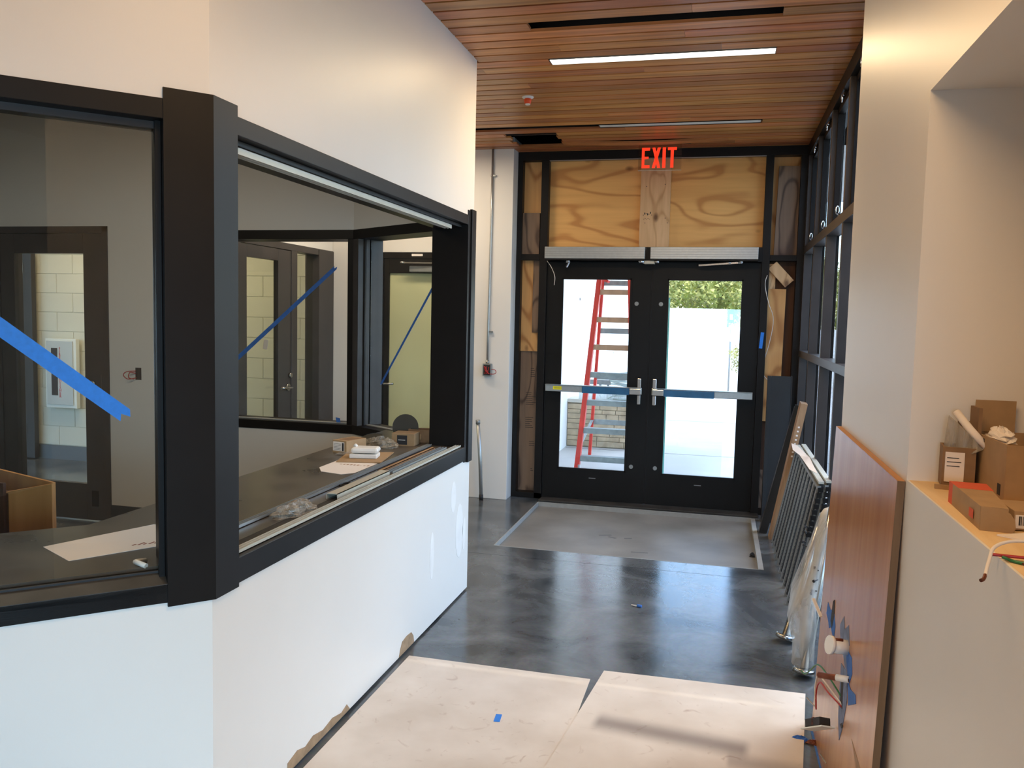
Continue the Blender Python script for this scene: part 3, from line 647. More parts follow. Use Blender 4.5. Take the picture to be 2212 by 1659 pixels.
track('metal_channel', SX-.088, .036, 3.63, 4.42, CT, .020, 'alud', 'ribbed grey metal channel beyond the short cream channel')
channel(SX-.135, .022, 3.64, 4.40, .018, 'studtan', 'narrow tan edged strip beside the ribbed channel')
# counter
ct = MB()
ci = [(SX-.02, 2.16), (SX-.02, 4.575), (-1.62, 4.62), (-2.10, 4.95), (-2.10, 2.42), (-4.0, .52)]
def ctop(z): return [Vector((SX-.10, 2.24, z)), Vector((SX-.10, 4.575, z)), Vector((-1.60, 4.76, z)), Vector((-2.105, 5.08, z)), Vector((-2.105, 2.42, z)), angpt(2.95, .69, z), angpt(2.95, .10, z), angpt(.10, .10, z)]
a_ = ctop(.838); b_ = ctop(CT); n = len(a_)
ct.add(a_+b_, [tuple(range(n-1, -1, -1)), tuple(range(n, 2*n))]+[(i, (i+1) % n, n+(i+1) % n, n+i) for i in range(n)])
co = tag(ct.build('counter_top', M['counter'], None, 0), 'dark grey stone-look counter running behind both booth windows', 'counter')
# angled window
F3 = wframe('window_3', 'black frame of the large angled booth window')
def ab(par, name, u0, u1, o0, o1, z0, z1, mat='black'):
    return angbox(MB(), u0, u1, o0, o1, z0, z1).build(name, M[mat], par, .002)
ab(F3, 'head', .12, 1.75, -.006, T, 2.148, 2.203); ab(F3, 'sill', .12, 1.75, -.006, .02, .797, .852)
m_ = MB(); q = [(.12, -.006), (1.75, -.006), (1.75, .052), (.12, .052)]
m_.hexa([angpt(u, o, .80) for u, o in q], [angpt(.12, -.006, .852), angpt(1.75, -.006, .852), angpt(1.75, .052, .872), angpt(.12, .052, .872)])
m_.build('sill_slope', M['dusty'], F3)
ab(F3, 'sill_back', .12, 1.75, .052, T, .80, .868); ab(F3, 'jamb', 1.69, 1.75, -.006, T, .85, 2.15)
ab(F3, 'head_stop', .13, 1.69, .045, .052, 2.128, 2.15, 'bronze'); ab(F3, 'jamb_stop', .123, .140, .03, .05, .86, 2.15); ab(F3, 'head_bead', .13, 1.69, .052, .075, 2.136, 2.15); ab(F3, 'sill_bead', .13, 1.69, .05, .056, .86, .878, 'rubber')
ab(F3, 'glass_pane', .125, 1.70, .058, .064, .866, 2.142, 'glass')
def tape_on(ptf, a, b, wdt, off, name, mat, label):
    # strip of tape on a pane; a, b in (coordinate, z); torn double end
    a = Vector(a); b = Vector(b); d_ = (b-a).normalized(); nn = Vector((-d_.y, d_.x))*wdt/2
    poly = [a+nn, a-nn, b-nn*.96+d_*.006, b-nn*.25+d_*.02, b+nn*.1-d_*.004, b+nn*.9+d_*.008]
    m_ = MB(); A_ = [ptf(p.x, off, p.y) for p in poly]; B_ = [ptf(p.x, off-.0012, p.y) for p in poly]; k = len(poly)
    m_.add(A_+B_, [tuple(range(k)), tuple(range(2*k-1, k-1, -1))]+[(i, k+i, k+(i+1) % k, (i+1) % k) for i in range(k)])
    return tag(m_.build(name, M[mat]), label, 'tape')
tape_on(angpt, (.72, 1.745), (.226, 1.336), .044, .0565, 'tape_strip', 'tape', 'wide bright blue tape stuck diagonally across the large angled window')
# window A (booth back)
F4 = wframe('window_4', 'black frame of the booth back window'); YA = 5.33
for nm, a in (('head', (-3.75, -2.43, YA-.006, YA+T, 2.14, 2.203)), ('sill', (-3.75, -2.43, YA-.006, YA+T, .797, .858)), ('jamb', (-3.75, -3.69, YA-.006, YA+T, .858, 2.14)), ('jamb', (-2.50, -2.37, YA-.006, YA+T, .858, 2.14))): fb(F4, nm, *a)
fb(F4, 'glass_pane', -3.69, -2.50, YA+.066, YA+.072, .858, 2.14, mat='glass', bev=0); fb(F4, 'sill_bead', -3.69, -2.50, YA+.04, YA+.066, .858, .866, mat='edge')
Apt = lambda x, o, z: Vector((x, YA+.065+o, z))
tape_on(Apt, (-3.40, 1.285), (-2.63, 1.945), .030, 0, 'tape_strip', 'tape_d', 'blue tape strip rising diagonally across the booth back window')
tag(MB().add([(-2.60, YA+.045, .866), (-2.57, YA+.045, .866), (-2.575, YA+.05, .895), (-2.61, YA+.05, .90), (-2.56, YA+.03, .868), (-2.53, YA+.04, .872)], [(0, 1, 2, 3), (1, 4, 5)]).build('tape_scrap', M['tape_d']), 'crumpled blue tape scrap on the booth back window sill', 'tape')
# window B
F5 = wframe('window_5', 'black frame of the diagonal booth window')
def bb(name, s0, s1, o0, o1, z0, z1, mat='black', bev=.002): return bbox(MB(), s0, s1, o0, o1, z0, z1).build(name, M[mat], F5, bev)
bb('head', -.02, .93, -.006, T, 2.14, 2.203); bb('sill', -.02, .93, -.006, T, .797, .858); bb('jamb', -.02, .045, -.006, .09, .858, 2.14, 'bronze'); bb('jamb_gasket', -.02, .043, .09, .10, .858, 2.14, 'void'); bb('jamb_back', -.02, .040, .10, T, .858, 2.14, 'bronze')
bb('glass_pane', .04, .91, .098, .104, .858, 2.14, 'glass', 0); bb('sill_bead', .045, .91, .07, .098, .858, .866, 'edge'); bb('jamb', .90, .93, -.006, T, .858, 2.14)
Bpt = lambda s_, o, z: bpt(s_, .097+o, z)
tape_on(Bpt, (.785, 1.855), (.19, 1.165), .018, 0, 'tape_strip', 'tape_d', 'narrow blue tape strip slanting across the diagonal booth window')
tape_on(Bpt, (.77, 1.853), (.86, 1.853), .014, -.001, 'tape_strip', 'tape_d', 'short level blue tape piece at the top of the diagonal window strip')

# ------------------------------------------------------------------ doors and things beyond the booth windows
def dframe(par, mk, a0, a1, z1, fw=.05):
    pass
# glazed door in the booth back wall
D2 = sempty('door_2'); D2['label'] = 'dark grey frame of the booth back door'
for nm, a in (('jamb', (-5.45, -5.40, YA-.01, YA+T+.01, 0, 2.235)), ('jamb', (-4.475, -4.43, YA-.01, YA+T+.01, 0, 2.235)), ('head', (-5.45, -4.43, YA-.01, YA+T+.01, 2.185, 2.235))): fb(D2, nm, *a, mat='bronze')
t = thing('glazed_door', 'dark door with tall glass pane in the booth back wall, extinguisher cabinet seen through it', 'door', (-4.95, YA, 0))
f = MB(); y0, y1 = YA-.004, YA+.04; gx0, gx1 = -5.27, -4.645
f.box(-5.398, gx0, y0, y1, .012, 2.183); f.box(gx1, -4.477, y0, y1, .012, 2.183); f.box(gx0, gx1, y0, y1, .012, .29); f.box(gx0, gx1, y0, y1, 2.034, 2.183)
f.build('door_frame', M['bronze'], t, .002); B(gx0, gx1, y0+.02, y0+.026, .29, 2.034).build('glass_pane', M['glass'], t)
MB().tube([(-4.573, y0-.014, 1.061), (-4.573, y0, 1.061)], [.019, .024], 16).build('lock_cylinder', M['steel'], t); B(-4.50, -4.498, y0-.003, y0, 1.02, 1.13).build('latch_edge', M['steel'], t)
B(-4.60, -4.54, y0-.003, y0, .12, .24).build('kick_magnet', M['void'], t)
# extinguisher cabinet
t = thing('extinguisher_cabinet', 'white fire extinguisher cabinet with red vertical lettering on the block wall', 'cabinet', (-6.73, 7.43, .57))
B(-6.925, -6.54, 7.375, 7.425, .567, 1.30).build('body', M['lampoff'], t, .004); B(-6.905, -6.575, 7.365, 7.376, .60, 1.275).build('door', M['cabinet'], t, .003)
B(-6.84, -6.765, 7.361, 7.366, .70, 1.20).build('door_window', M['ink'], t)
for i, ch in enumerate('FIRE EXTINGUISHER'):
    if ch != ' ': text('letter', ch, .042, M['red'], face_y(-6.735, 7.3635, 1.195-i*.0315), t)
# far dark door in block room
t = thing('grey_door', 'dark grey open door edge with steel hinges in the block room', 'door', (-5.3, 6.0, 0))
B(-7.35, -7.07, 7.36, 7.42, .01, 2.19).build('door_leaf', M['bronze'], t, .003)
for z in (2.03, .33): B(-7.20, -7.165, 7.352, 7.362, z-.06, z+.05).build('hinge', M['steel'], t)
# block wall: each block a part
RW = bpy.data.objects['wall_room_back']
bm_ = MB(); bm_.box(-.2012, .2012, -.006, 0, -.0995, .0995); first = bm_.build('block', M['block'], RW, .002); bmesh_ = first.data; cnt = 0
xs = -7.42
for r in range(15):
    z = .155+.2032*r+.1
    for c in range(11):
        x = -3.80-.4064*c-(.2032 if r % 2 else 0)
        if x < -8.3: continue
        if cnt == 0: o = first
        else: o = first.copy(); COL.objects.link(o)
        o.location = (x, 7.468, z); cnt += 1
B(-8.8, -3.66, 7.44, 7.47, 0, .148).build('base_band', M['greybase'], RW)
# door + sidelight in lobby left wall (plane X=-3.53)
D3 = sempty('door_3'); D3['label'] = 'dark frame of the lobby door and sidelight'
for nm, a in (('head', (-3.66, -3.525, 5.60, 7.24, 2.15, 2.205)), ('jamb', (-3.66, -3.525, 5.60, 5.65, 0, 2.15)), ('jamb', (-3.66, -3.525, 6.42, 6.52, 0, 2.15)), ('jamb', (-3.66, -3.52, 6.91, 7.24, 0, 2.20)), ('sill', (-3.66, -3.525, 6.52, 6.91, 0, .25))): fb(D3, nm, *a, mat='bronze')
fb(D3, 'glass_pane', -3.59, -3.584, 6.52, 6.91, .25, 2.15, mat='glassg', bev=0)
t = thing('lobby_door', 'dark glazed door with silver lever seen through the booth back window', 'door', (-3.53, 6.0, 0))
f = MB(); f.box(-3.575, -3.53, 5.65, 5.74, .01, 2.145); f.box(-3.575, -3.53, 6.21, 6.42, .01, 2.145); f.box(-3.575, -3.53, 5.74, 6.21, 2.05, 2.145); f.box(-3.575, -3.53, 5.74, 6.21, .01, .27)
f.build('door_frame', M['bronze'], t, .002); B(-3.555, -3.55, 5.74, 6.21, .27, 2.05).build('glass_pane', M['glassg'], t)
MB().tube([(-3.53, 6.36, 1.0), (-3.49, 6.36, 1.0), (-3.475, 6.34, 1.0), (-3.475, 6.22, 1.005), (-3.485, 6.18, 1.005)], .011, 10).build('lever_handle', M['steel'], t)
MB().tube([(-3.53, 6.36, 1.0), (-3.515, 6.36, 1.0)], .03, 14).build('rose', M['steel'], t); MB().tube([(-3.53, 6.395, 1.10), (-3.51, 6.395, 1.10)], .02, 14).build('lock_cylinder', M['steel'], t)
tg = tag(B(-3.19, -3.155, YA+.074, YA+.075, 1.36, 1.43, ((-3.17, YA, 1.4), Matrix.Rotation(.15, 3, 'Y'))).build('paper_tag', M['paper']), 'small white sticker on the booth back window below the tape', 'sticker')
# door with closer in the far wall
D4 = sempty('door_4'); D4['label'] = 'black frame of the lobby exit door'
for nm, a in (('head', (-3.06, -2.20, 7.19, 7.32, 2.145, 2.2)), ('jamb', (-3.06, -3.02, 7.19, 7.32, 0, 2.145)), ('jamb', (-2.24, -2.20, 7.19, 7.32, 0, 2.145))): fb(D4, nm, *a)
t = thing('closer_door', 'black framed door with overhead closer and pale yellow glass in the far lobby wall', 'door', (-2.58, 7.2, 0))
f = MB(); f.box(-3.018, -2.965, 7.2, 7.245, .01, 2.143); f.box(-2.40, -2.242, 7.2, 7.245, .01, 2.143); f.box(-2.965, -2.40, 7.2, 7.245, 2.012, 2.143); f.box(-2.965, -2.40, 7.2, 7.245, .01, .27)
f.build('door_frame', M['black'], t, .002)
B(-2.965, -2.40, 7.22, 7.23, .27, 2.012).build('pale_pane', plain('pale_yellow_film', (196, 196, 150), .5, noise=.04, scale=3), t)
c = B(-2.75, -2.40, 7.14, 7.20, 2.02, 2.075).build('closer_body', M['alud'], t, .006); MB().beam((-2.45, 7.13, 2.10), (-2.80, 7.10, 2.10), .02, .012).build('closer_arm', M['steel'], t); MB().tube([(-2.8, 7.10, 2.11), (-2.8, 7.10, 2.09)], .022, 12).build('closer_pivot', M['steel'], t)
B(-2.745, -2.64, 7.186, 7.19, 2.165, 2.185).build('door_label', M['paper'], t)
MB().tube([(-2.99, 7.20, .996), (-2.99, 7.15, .996), (-2.98, 7.14, .996), (-2.89, 7.14, .999)], .011, 10).build('lever_handle', M['steel'], t)
# outlet hole with loose wires on the booth back wall
t = thing('outlet_box', 'open dark outlet box with thin red wires on the booth back wall', 'outlet', (-4.18, YA, 1.15))
B(-4.205, -4.155, YA-.0015, YA+.02, 1.105, 1.195).build('box', M['ink'], t)
wire('wire', [(-4.20, YA-.002, 1.17), (-4.25, YA-.04, 1.165), (-4.27, YA-.05, 1.14), (-4.25, YA-.03, 1.11), (-4.19, YA-.01, 1.12)], .003, 'redwire', parent=t)
wire('wire', [(-4.20, YA-.002, 1.15), (-4.23, YA-.03, 1.16), (-4.24, YA-.03, 1.12), (-4.21, YA-.01, 1.11)], .003, 'redwire', parent=t)

# ------------------------------------------------------------------ things on the counter
def carton(name, c, sx, sy, h, rot, mat, label, z=CT, open_top=False, cat='box', flap_in=True):
    t = thing(name, label, cat, (c[0], c[1], z)); R = rz(rot)
    def bx(par, nm, x0, x1, y0, y1, z0, z1, mt=mat, bev=.0):
        return B(c[0]+x0, c[0]+x1, c[1]+y0, c[1]+y1, z+z0, z+z1, ((c[0], c[1], z), R)).build(nm, M[mt], par, bev)
    if open_top:
        th = .004; m2 = MB()
        for a in ((-sx/2+th, sx/2-th, -sy/2, -sy/2+th, 0, h), (-sx/2+th, sx/2-th, sy/2-th, sy/2, 0, h), (-sx/2, -sx/2+th, -sy/2, sy/2, 0, h), (sx/2-th, sx/2, -sy/2, sy/2, 0, h), (-sx/2+th, sx/2-th, -sy/2+th, sy/2-th, 0, th)):
            m2.box(c[0]+a[0], c[0]+a[1], c[1]+a[2], c[1]+a[3], z+a[4], z+a[5], ((c[0], c[1], z), R))
        m2.build('walls', M[mat], t)
    else: bx(t, 'body', -sx/2, sx/2, -sy/2, sy/2, 0, h, mat, .0015)
    return t, bx
t, bx = carton('carton', (-1.948, 4.19), .10, .16, .07, -.30, 'card', 'small tan carton with a white printed label at the back of the counter')
bx(t, 'label_sticker', -.045, .035, -.0812, -.080, .012, .062, 'paper'); bx(t, 'label_bar', .02, .032, -.0818, -.0812, .014, .058, 'ink'); bx(t, 'top_print', -.03, .04, -.05, .05, .070, .0705, 'card_d')
for i in range(5): bx(t, 'print_line', -.04, .012, -.0818, -.0812, .018+.008*i, .0195+.008*i, 'ink')
t, bx = carton('carton', (-1.755, 4.54), .135, .12, .072, .08, 'card', 'tan carton with a black square print at the far end of the counter')
bx(t, 'black_square', -.035, .025, -.0612, -.0600, .008, .062, 'ink'); bx(t, 'print_line', -.028, .014, -.0618, -.0612, .033, .036, 'paper')
t, bx = carton('carton', (-1.700, 4.68), .16, .085, .078, .10, 'card_d', 'darker open carton with a raised side flap beside the post', open_top=True)
bx(t, 'flap', .085, .14, -.04, .045, .01, .080, 'card_d'); bx(t, 'tape', -.08, .0, -.046, -.045, .02, .05, 'card')
# disc standing
def disc(c, r, axis_rot, tilt, mat, rim, label, name='round_disc', z=0):
    t = thing(name, label, 'disc', c)
    R = rz(axis_rot)@Matrix.Rotation(tilt, 3, 'X'); n = 28
    def ringf(rr, y): return [Vector(c)+R@Vector((rr*math.cos(2*math.pi*k/n), y, rr*math.sin(2*math.pi*k/n))) for k in range(n)]
    a = ringf(r, 0); b = ringf(r, .004)
    m_ = MB().add(a+b, [tuple(range(n)), tuple(range(2*n-1, n-1, -1))]); m_.build('face', M[mat], t)
    m2 = MB(); m2.add(ringf(r+.0015, -.001)+ringf(r+.0015, .012), [(k, (k+1) % n, n+(k+1) % n, n+k) for k in range(n)], True); m2.build('rim', M[rim], t)
    return t
disc((-1.805, 4.66, .962), .078, .35, -.12, 'mirror', 'paper', 'dark round disc with a white rim standing behind the cartons')
disc((-1.925, 4.40, .898), .09, -.25, -1.05, 'mirror', 'alud', 'dark round disc lying tilted on bubble wrap')
# bubble wrap
def blob(name, c, sx, sy, h, mat, seed, rot=0, n=14, m=10, label=None, cat='bag', parent=None):
    random.seed(seed); vs = []; R = rz(rot)
    for i in range(m+1):
        for k in range(n):
            a = 2*math.pi*k/n; rr = math.sin(math.pi*min(i/m, 1)*.5)
            jit = 1+random.uniform(-.22, .22)
            z = h*math.cos(math.pi*.5*i/m)*(1+random.uniform(-.25, .25)) if i < m else 0.0005
            v = R@Vector((sx*rr*jit*math.cos(a), sy*rr*jit*math.sin(a), 0)); vs.append((c[0]+v.x, c[1]+v.y, c[2]+max(z, .0005)))
    fs = [(i*n+k, i*n+(k+1) % n, (i+1)*n+(k+1) % n, (i+1)*n+k) for i in range(m) for k in range(n)]
    o = MB().add(vs, fs, False).build(name, M[mat], parent)
    if label: tag(o, label, cat)
    return o
blob('bubble_wrap', (-1.855, 4.40, CT), .11, .06, .055, 'bag', 4, -.2, label='crumpled clear wrap around the tilted disc', cat='plastic wrap')
blob('plastic_wrap', (-1.90, 4.12, CT), .09, .06, .012, 'pvc', 9, .3, label='flat clear plastic sheet under the white device', cat='plastic wrap')
def sheet(name, pts, z, mat, label, cat, wav=0., th=.0012, seed=1):
    random.seed(seed); m_ = MB(); k = len(pts); a = [Vector((p[0], p[1], z+(p[2] if len(p) > 2 else 0))) for p in pts]; b = [v+Vector((0, 0, th)) for v in a]
    m_.add(a+b, [tuple(range(k-1, -1, -1)), tuple(range(k, 2*k))]+[(i, (i+1) % k, k+(i+1) % k, k+i) for i in range(k)])
    return tag(m_.build(name, M[mat]), label, cat)
p = sheet('drawing_sheet', [(-1.875, 3.69), (-1.82, 3.60), (-1.70, 3.565), (-1.655, 3.62), (-1.655, 3.89), (-1.88, 3.91)], CT+.0005, 'paper', 'white paper sheet under the cardboard on the counter', 'paper')
random.seed(5); m_ = MB()
for i in range(9): x = -1.82+.018*i; m_.box(x, x+.010, 3.80, 3.803+random.uniform(0, .02), CT+.0018, CT+.0022)
m_.build('pencil_mark', M['studtan'], p)
sheet('cardboard_sheet', [(-1.86, 3.845), (-1.64, 3.90), (-1.70, 4.22), (-1.93, 4.13)], CT+.002, 'card', 'flat brown cardboard piece under the white device', 'cardboard', th=.005)
t = thing('white_device', 'white plastic door closer cover in two stacked halves on cardboard', 'device', (-1.77, 4.0, CT+.007))
R = rz(.22); c_ = (-1.775, 4.01, CT)
B(c_[0]-.075, c_[0]+.07, c_[1]-.05, c_[1]+.05, CT+.0075, CT+.030, (c_, R)).build('lower_cover', M['plastic'], t, .006)
B(c_[0]-.068, c_[0]+.074, c_[1]-.045, c_[1]+.05, CT+.033, CT+.062, (c_, R)).build('upper_cover', M['plastic'], t, .013)
MB().tube([(-1.83, 4.0, CT+.062), (-1.825, 4.01, CT+.07)], .01, 10).build('knob', M['plastic'], t)
p = sheet('drawing_sheet', [(-2.035, 2.142), (-1.852, 2.044), (-1.64, 2.37), (-1.80, 2.50), (-1.868, 2.451, .012), (-1.977, 2.298)], CT+.0005, 'paper', 'large blank paper sheet on the counter behind the angled window', 'paper')
m_ = MB(); random.seed(8)
for i in range(8): m_.box(-1.79+.012*i, -1.784+.012*i, 2.24+.011*i, 2.262+.011*i+random.uniform(-.01, .01), CT+.0018, CT+.0026)
m_.build('pencil_mark', plain('pencil_grey', (150, 100, 86), .8), p)
blob('parts_bag', (-1.525, 2.80, CT), .115, .045, .038, 'bag', 12, 1.35, label='clear bag of small parts lying near the front track', cat='bag')
m_ = MB(); random.seed(2)
for i in range(60):
    x = -1.525+random.uniform(-.03, .03); y = 2.80+random.uniform(-.08, .08); z = CT+random.uniform(.002, .02)
    m_.box(x, x+random.uniform(.004, .012), y, y+random.uniform(.004, .015), z, z+.004, ((x, y, z), rz(random.uniform(0, 3))))
o = m_.build('hardware_bits', M['steel']); tag(o, 'loose screws and clips filling the small parts bag', 'hardware'); o['kind'] = 'stuff'
blob('parts_bag', (-1.577, 2.93, CT), .06, .024, .022, 'bag', 21, 1.3, label='smaller clear bag of hardware beside the rear track', cat='bag')
wire('rubber_washer', [(-1.575+.02*math.cos(a), 3.35+.035*math.sin(a), CT+.004) for a in [i*math.pi/4 for i in range(9)]], .004, 'rubber', 'small black rubber loop on the counter between the tracks', 'washer')
wd = MB().tube([angpt(.165, .10, CT+.004), angpt(.19, .13, CT+.012), angpt(.16, .16, CT+.004)], .008, 8).build('plastic_clip', M['plastic']); tag(wd, 'tiny plastic clip on the counter beside the black corner post', 'clip')
# crate on the floor behind the counter
t = thing('wooden_crate', 'open tan wooden cabinet standing behind the counter at the left', 'cabinet', (-2.98, 2.95, 0))
x0, x1, y0, y1 = -3.30, -2.935, 2.62, 3.15; m_ = MB()
m_.hexa([(-2.925, 2.9, 0), (-2.752, 2.95, 0), (-2.756, 2.965, 0), (-2.93, 2.915, 0)], [(-2.940, 2.9, .835), (-2.752, 2.95, .875), (-2.756, 2.965, .875), (-2.945, 2.915, .835)])
m_.build('side_panel', M['crate'], t); m_ = MB()
m_.hexa([(-3.35, 3.22, 0), (-2.756, 2.96, 0), (-2.752, 2.972, 0), (-3.35, 3.235, 0)], [(-3.35, 3.22, .86), (-2.756, 2.96, .878), (-2.752, 2.972, .878), (-3.35, 3.235, .86)])
m_.build('back_panel', M['crate'], t); B(-3.40, -2.94, 2.885, 2.90, 0, .875).build('dark_panel', M['darkply'], t)
B(-3.40, -2.93, 2.90, 2.95, 0, .83).build('shelf_block', M['darkply'], t)

# ------------------------------------------------------------------ conduit, box, pipe stub on the far wall
t = thing('conduit', 'thin silver conduit running down the white pier to a red-wired box', 'conduit', (-1.99, 7.14, 1.2))
MB().tube([(-1.985, 7.135, 3.09), (-1.988, 7.135, 2.5), (-1.992, 7.135, 2.0), (-1.996, 7.135, 1.5), (-1.997, 7.135, 1.24)], .010, 10).build('pipe', M['alu'], t)
for z in (2.86, 1.50): B(-2.0, -1.955, 7.128, 7.15, z-.008, z+.008).build('strap', M['alud'], t)
bx_ = B(-2.035, -1.955, 7.115, 7.15, 1.108, 1.218).build('junction_box', M['alud'], t, .003); B(-2.025, -1.965, 7.112, 7.116, 1.118, 1.208).build('box_opening', M['ink'], bx_)
random.seed(11)
for i in range(6):
    a = [(-1.995+random.uniform(-.022, .022), 7.108-random.uniform(0, .01), 1.163+random.uniform(-.036, .036)) for _ in range(4)]
    wire('wire', a, .0032, 'redwire', parent=bx_, n=6)
wire('wire', [(-1.98, 7.105, 1.13), (-1.93, 7.10, 1.128), (-1.905, 7.10, 1.145), (-1.92, 7.10, 1.168), (-1.95, 7.105, 1.168)], .0032, 'redwire', parent=bx_, n=6)
MB().tube([(-1.997, 7.135, 1.215), (-1.997, 7.135, 1.245)], .016, 10).build('connector', M['steel'], t)
t = thing('pipe_stub', 'pale steel pipe standing against the foot of the white far wall', 'pipe', (-2.0, 7.1, 0))
MB().tube([(-2.01, 7.07, 0), (-2.02, 7.05, .35), (-2.045, 7.04, .70)], .017, 10).build('pipe', M['alu'], t); MB().tube([(-2.044, 7.04, .685), (-2.046, 7.04, .722)], .020, 10).build('cap', M['alud'], t); MB().tube([(-2.01, 7.07, 0), (-2.012, 7.068, .05)], .019, 10).build('foot', M['rubber'], t)

# ------------------------------------------------------------------ floor boards
def fboard(pts, z, name, label, bands):
    m, n, l, b, mx, tc = fibreboard()
    last = mx.outputs[2]
    for (cx0, cy0, ang, L_, w_, k) in bands:  # soft-edged dark bands mixed over the board colour
        mp = n.new('ShaderNodeMapping'); mp.vector_type = 'TEXTURE'; mp.inputs['Location'].default_value = (cx0, cy0, 0); mp.inputs['Rotation'].default_value = (0, 0, ang); mp.inputs['Scale'].default_value = (L_, w_, 1)
        l.new(tc.outputs['Object'], mp.inputs['Vector']); sp = n.new('ShaderNodeSeparateXYZ'); l.new(mp.outputs[0], sp.inputs[0])
        def gate(sock, lo, hi):
            ab_ = n.new('ShaderNodeMath'); ab_.operation = 'ABSOLUTE'; l.new(sock, ab_.inputs[0])
            mr = n.new('ShaderNodeMapRange'); mr.interpolation_type = 'SMOOTHSTEP'; mr.inputs['From Min'].default_value = lo; mr.inputs['From Max'].default_value = hi; mr.inputs['To Min'].default_value = 1; mr.inputs['To Max'].default_value = 0
            l.new(ab_.outputs[0], mr.inputs['Value']); return mr.outputs[0]
        ga = gate(sp.outputs[0], .46, .53); gb = gate(sp.outputs[1], .0, .75)
        mu = n.new('ShaderNodeMath'); mu.operation = 'MULTIPLY'; l.new(ga, mu.inputs[0]); l.new(gb, mu.inputs[1])
        m2 = n.new('ShaderNodeMath'); m2.operation = 'MULTIPLY'; m2.inputs[1].default_value = k; l.new(mu.outputs[0], m2.inputs[0])
        mm = n.new('ShaderNodeMix'); mm.data_type = 'RGBA'; l.new(m2.outputs[0], mm.inputs[0]); l.new(last, mm.inputs[6]); mm.inputs[7].default_value = lin((112, 98, 92)); last = mm.outputs[2]
    l.new(last, b.inputs['Base Color'])
    M[name+str(z)] = m
    k = len(pts); th = .004; a = [Vector((x, y, z)) for x, y in pts]; b_ = [v+Vector((0, 0, th)) for v in a]
    o = MB().add(a+b_, [tuple(range(k-1, -1, -1)), tuple(range(k, 2*k))]+[(i, (i+1) % k, k+(i+1) % k, k+i) for i in range(k)]).build(name, m)
    return tag(o, label, 'floor board')
fboard([(-1.382, 3.657), (-.507, 3.652), (-.512, 1.25), (-1.39, 1.25)], .0005, 'floor_cover_board', 'pale floor protection board along the foot of the white wall', [])
dirv = Vector((-.064, -.605)).normalized()
q0 = Vector((-.458, 3.752)); q1 = Vector((.43, 3.772)); q2 = q1+dirv*2.45; q3 = q0+dirv*2.45
fboard([tuple(q0), tuple(q1), tuple(q2), tuple(q3)], .0048, 'floor_cover_board', 'pale floor protection board with dark blurred smudges, laid askew on the right',
    [(-.13, 3.225, -.11, .60, .14, .72), (.24, 3.09, -.04, .30, .12, .45)])
tag(B(-.825, -.800, 3.142, 3.205, .0047, .0062, ((-.81, 3.17, 0), rz(.1))).build('tape_scrap', M['tape']), 'small blue tape scrap on the pale floor board', 'tape')
t = thing('plastic_anchor', 'small blue and white anchor lying on the polished floor', 'anchor', (-.39, 4.69, 0))
MB().tube([(-.43, 4.70, .006), (-.395, 4.69, .006)], [.003, .005], 8).build('shaft', M['white_wire'], t); MB().tube([(-.395, 4.69, .009), (-.37, 4.683, .009)], [.009, .008], 8).build('head', M['tape_d'], t)
tag(blob('rubber_scrap', (.288, 6.10, -RD), .02, .02, .028, 'rubber', 3), 'black crumpled scrap in the corner of the floor recess', 'scrap')

# ------------------------------------------------------------------ plywood sheet leaning on the right wall and its fittings
PLY = thing('finished_plywood_panel', 'tall brown finished plywood panel leaning on the white wall under the niche', 'panel', (.46, 2.9, 0))
def plyx(z, off=0.): return .428+(.460-.428)*z/1.23-off   # front face x at height z
m_ = MB(); ty = .019
m_.hexa([(plyx(0), 2.31, .0), (plyx(0)+ty, 2.31, .0), (plyx(0)+ty, 3.49, .0), (plyx(0), 3.49, .0)], [(plyx(1.23), 2.31, 1.232), (plyx(1.23)+ty, 2.31, 1.232), (plyx(1.23)+ty, 3.49, 1.232), (plyx(1.23), 3.49, 1.232)])
m_.build('panel', M['maple'], PLY)
m_ = MB(); m_.hexa([(plyx(1.23)-.0003, 2.3095, 1.2321), (plyx(1.23)+ty, 2.3095, 1.2321), (plyx(1.23)+ty, 3.4905, 1.2321), (plyx(1.23)-.0003, 3.4905, 1.2321)], [(plyx(1.23)-.0003, 2.3095, 1.2326), (plyx(1.23)+ty, 2.3095, 1.2326), (plyx(1.23)+ty, 3.4905, 1.2326), (plyx(1.23)-.0003, 3.4905, 1.2326)]); m_.build('top_edge', M['mapleedge'], PLY)
m_ = MB(); m_.hexa([(plyx(0), 2.309, .0), (plyx(0)+ty, 2.309, .0), (plyx(0)+ty, 2.31, .0), (plyx(0), 2.31, .0)], [(plyx(1.23), 2.309, 1.232), (plyx(1.23)+ty, 2.309, 1.232), (plyx(1.23)+ty, 2.31, 1.232), (plyx(1.23), 2.31, 1.232)]); m_.build('near_edge', wood('dark_plywood_edge', (128, 100, 72), (104, 78, 54), 2, .6, 1.), PLY)
def patch(name, pts, mat, off=.0012, label=None, par=PLY):
    k = len(pts); a = [Vector((plyx(z)-off, y, z)) for y, z in pts]; b_ = [Vector((plyx(z)-.0002, y, z)) for y, z in pts]
    o = MB().add(a+b_, [tuple(range(k)), tuple(range(2*k-1, k-1, -1))]+[(i, k+i, k+(i+1) % k, (i+1) % k) for i in range(k)]).build(name, M[mat], par)
    if label: o['label'] = label
    return o
patch('tape_patch', [(3.317, .575), (3.335, .525), (3.27, .515), (3.24, .50), (3.20, .52), (3.11, .50), (3.10, .56), (3.16, .60), (3.24, .57)], 'tape_d')
patch('cut_slot', [(3.19, .62), (3.16, .635), (3.14, .58), (3.17, .525), (3.21, .54)], 'ink', .002)
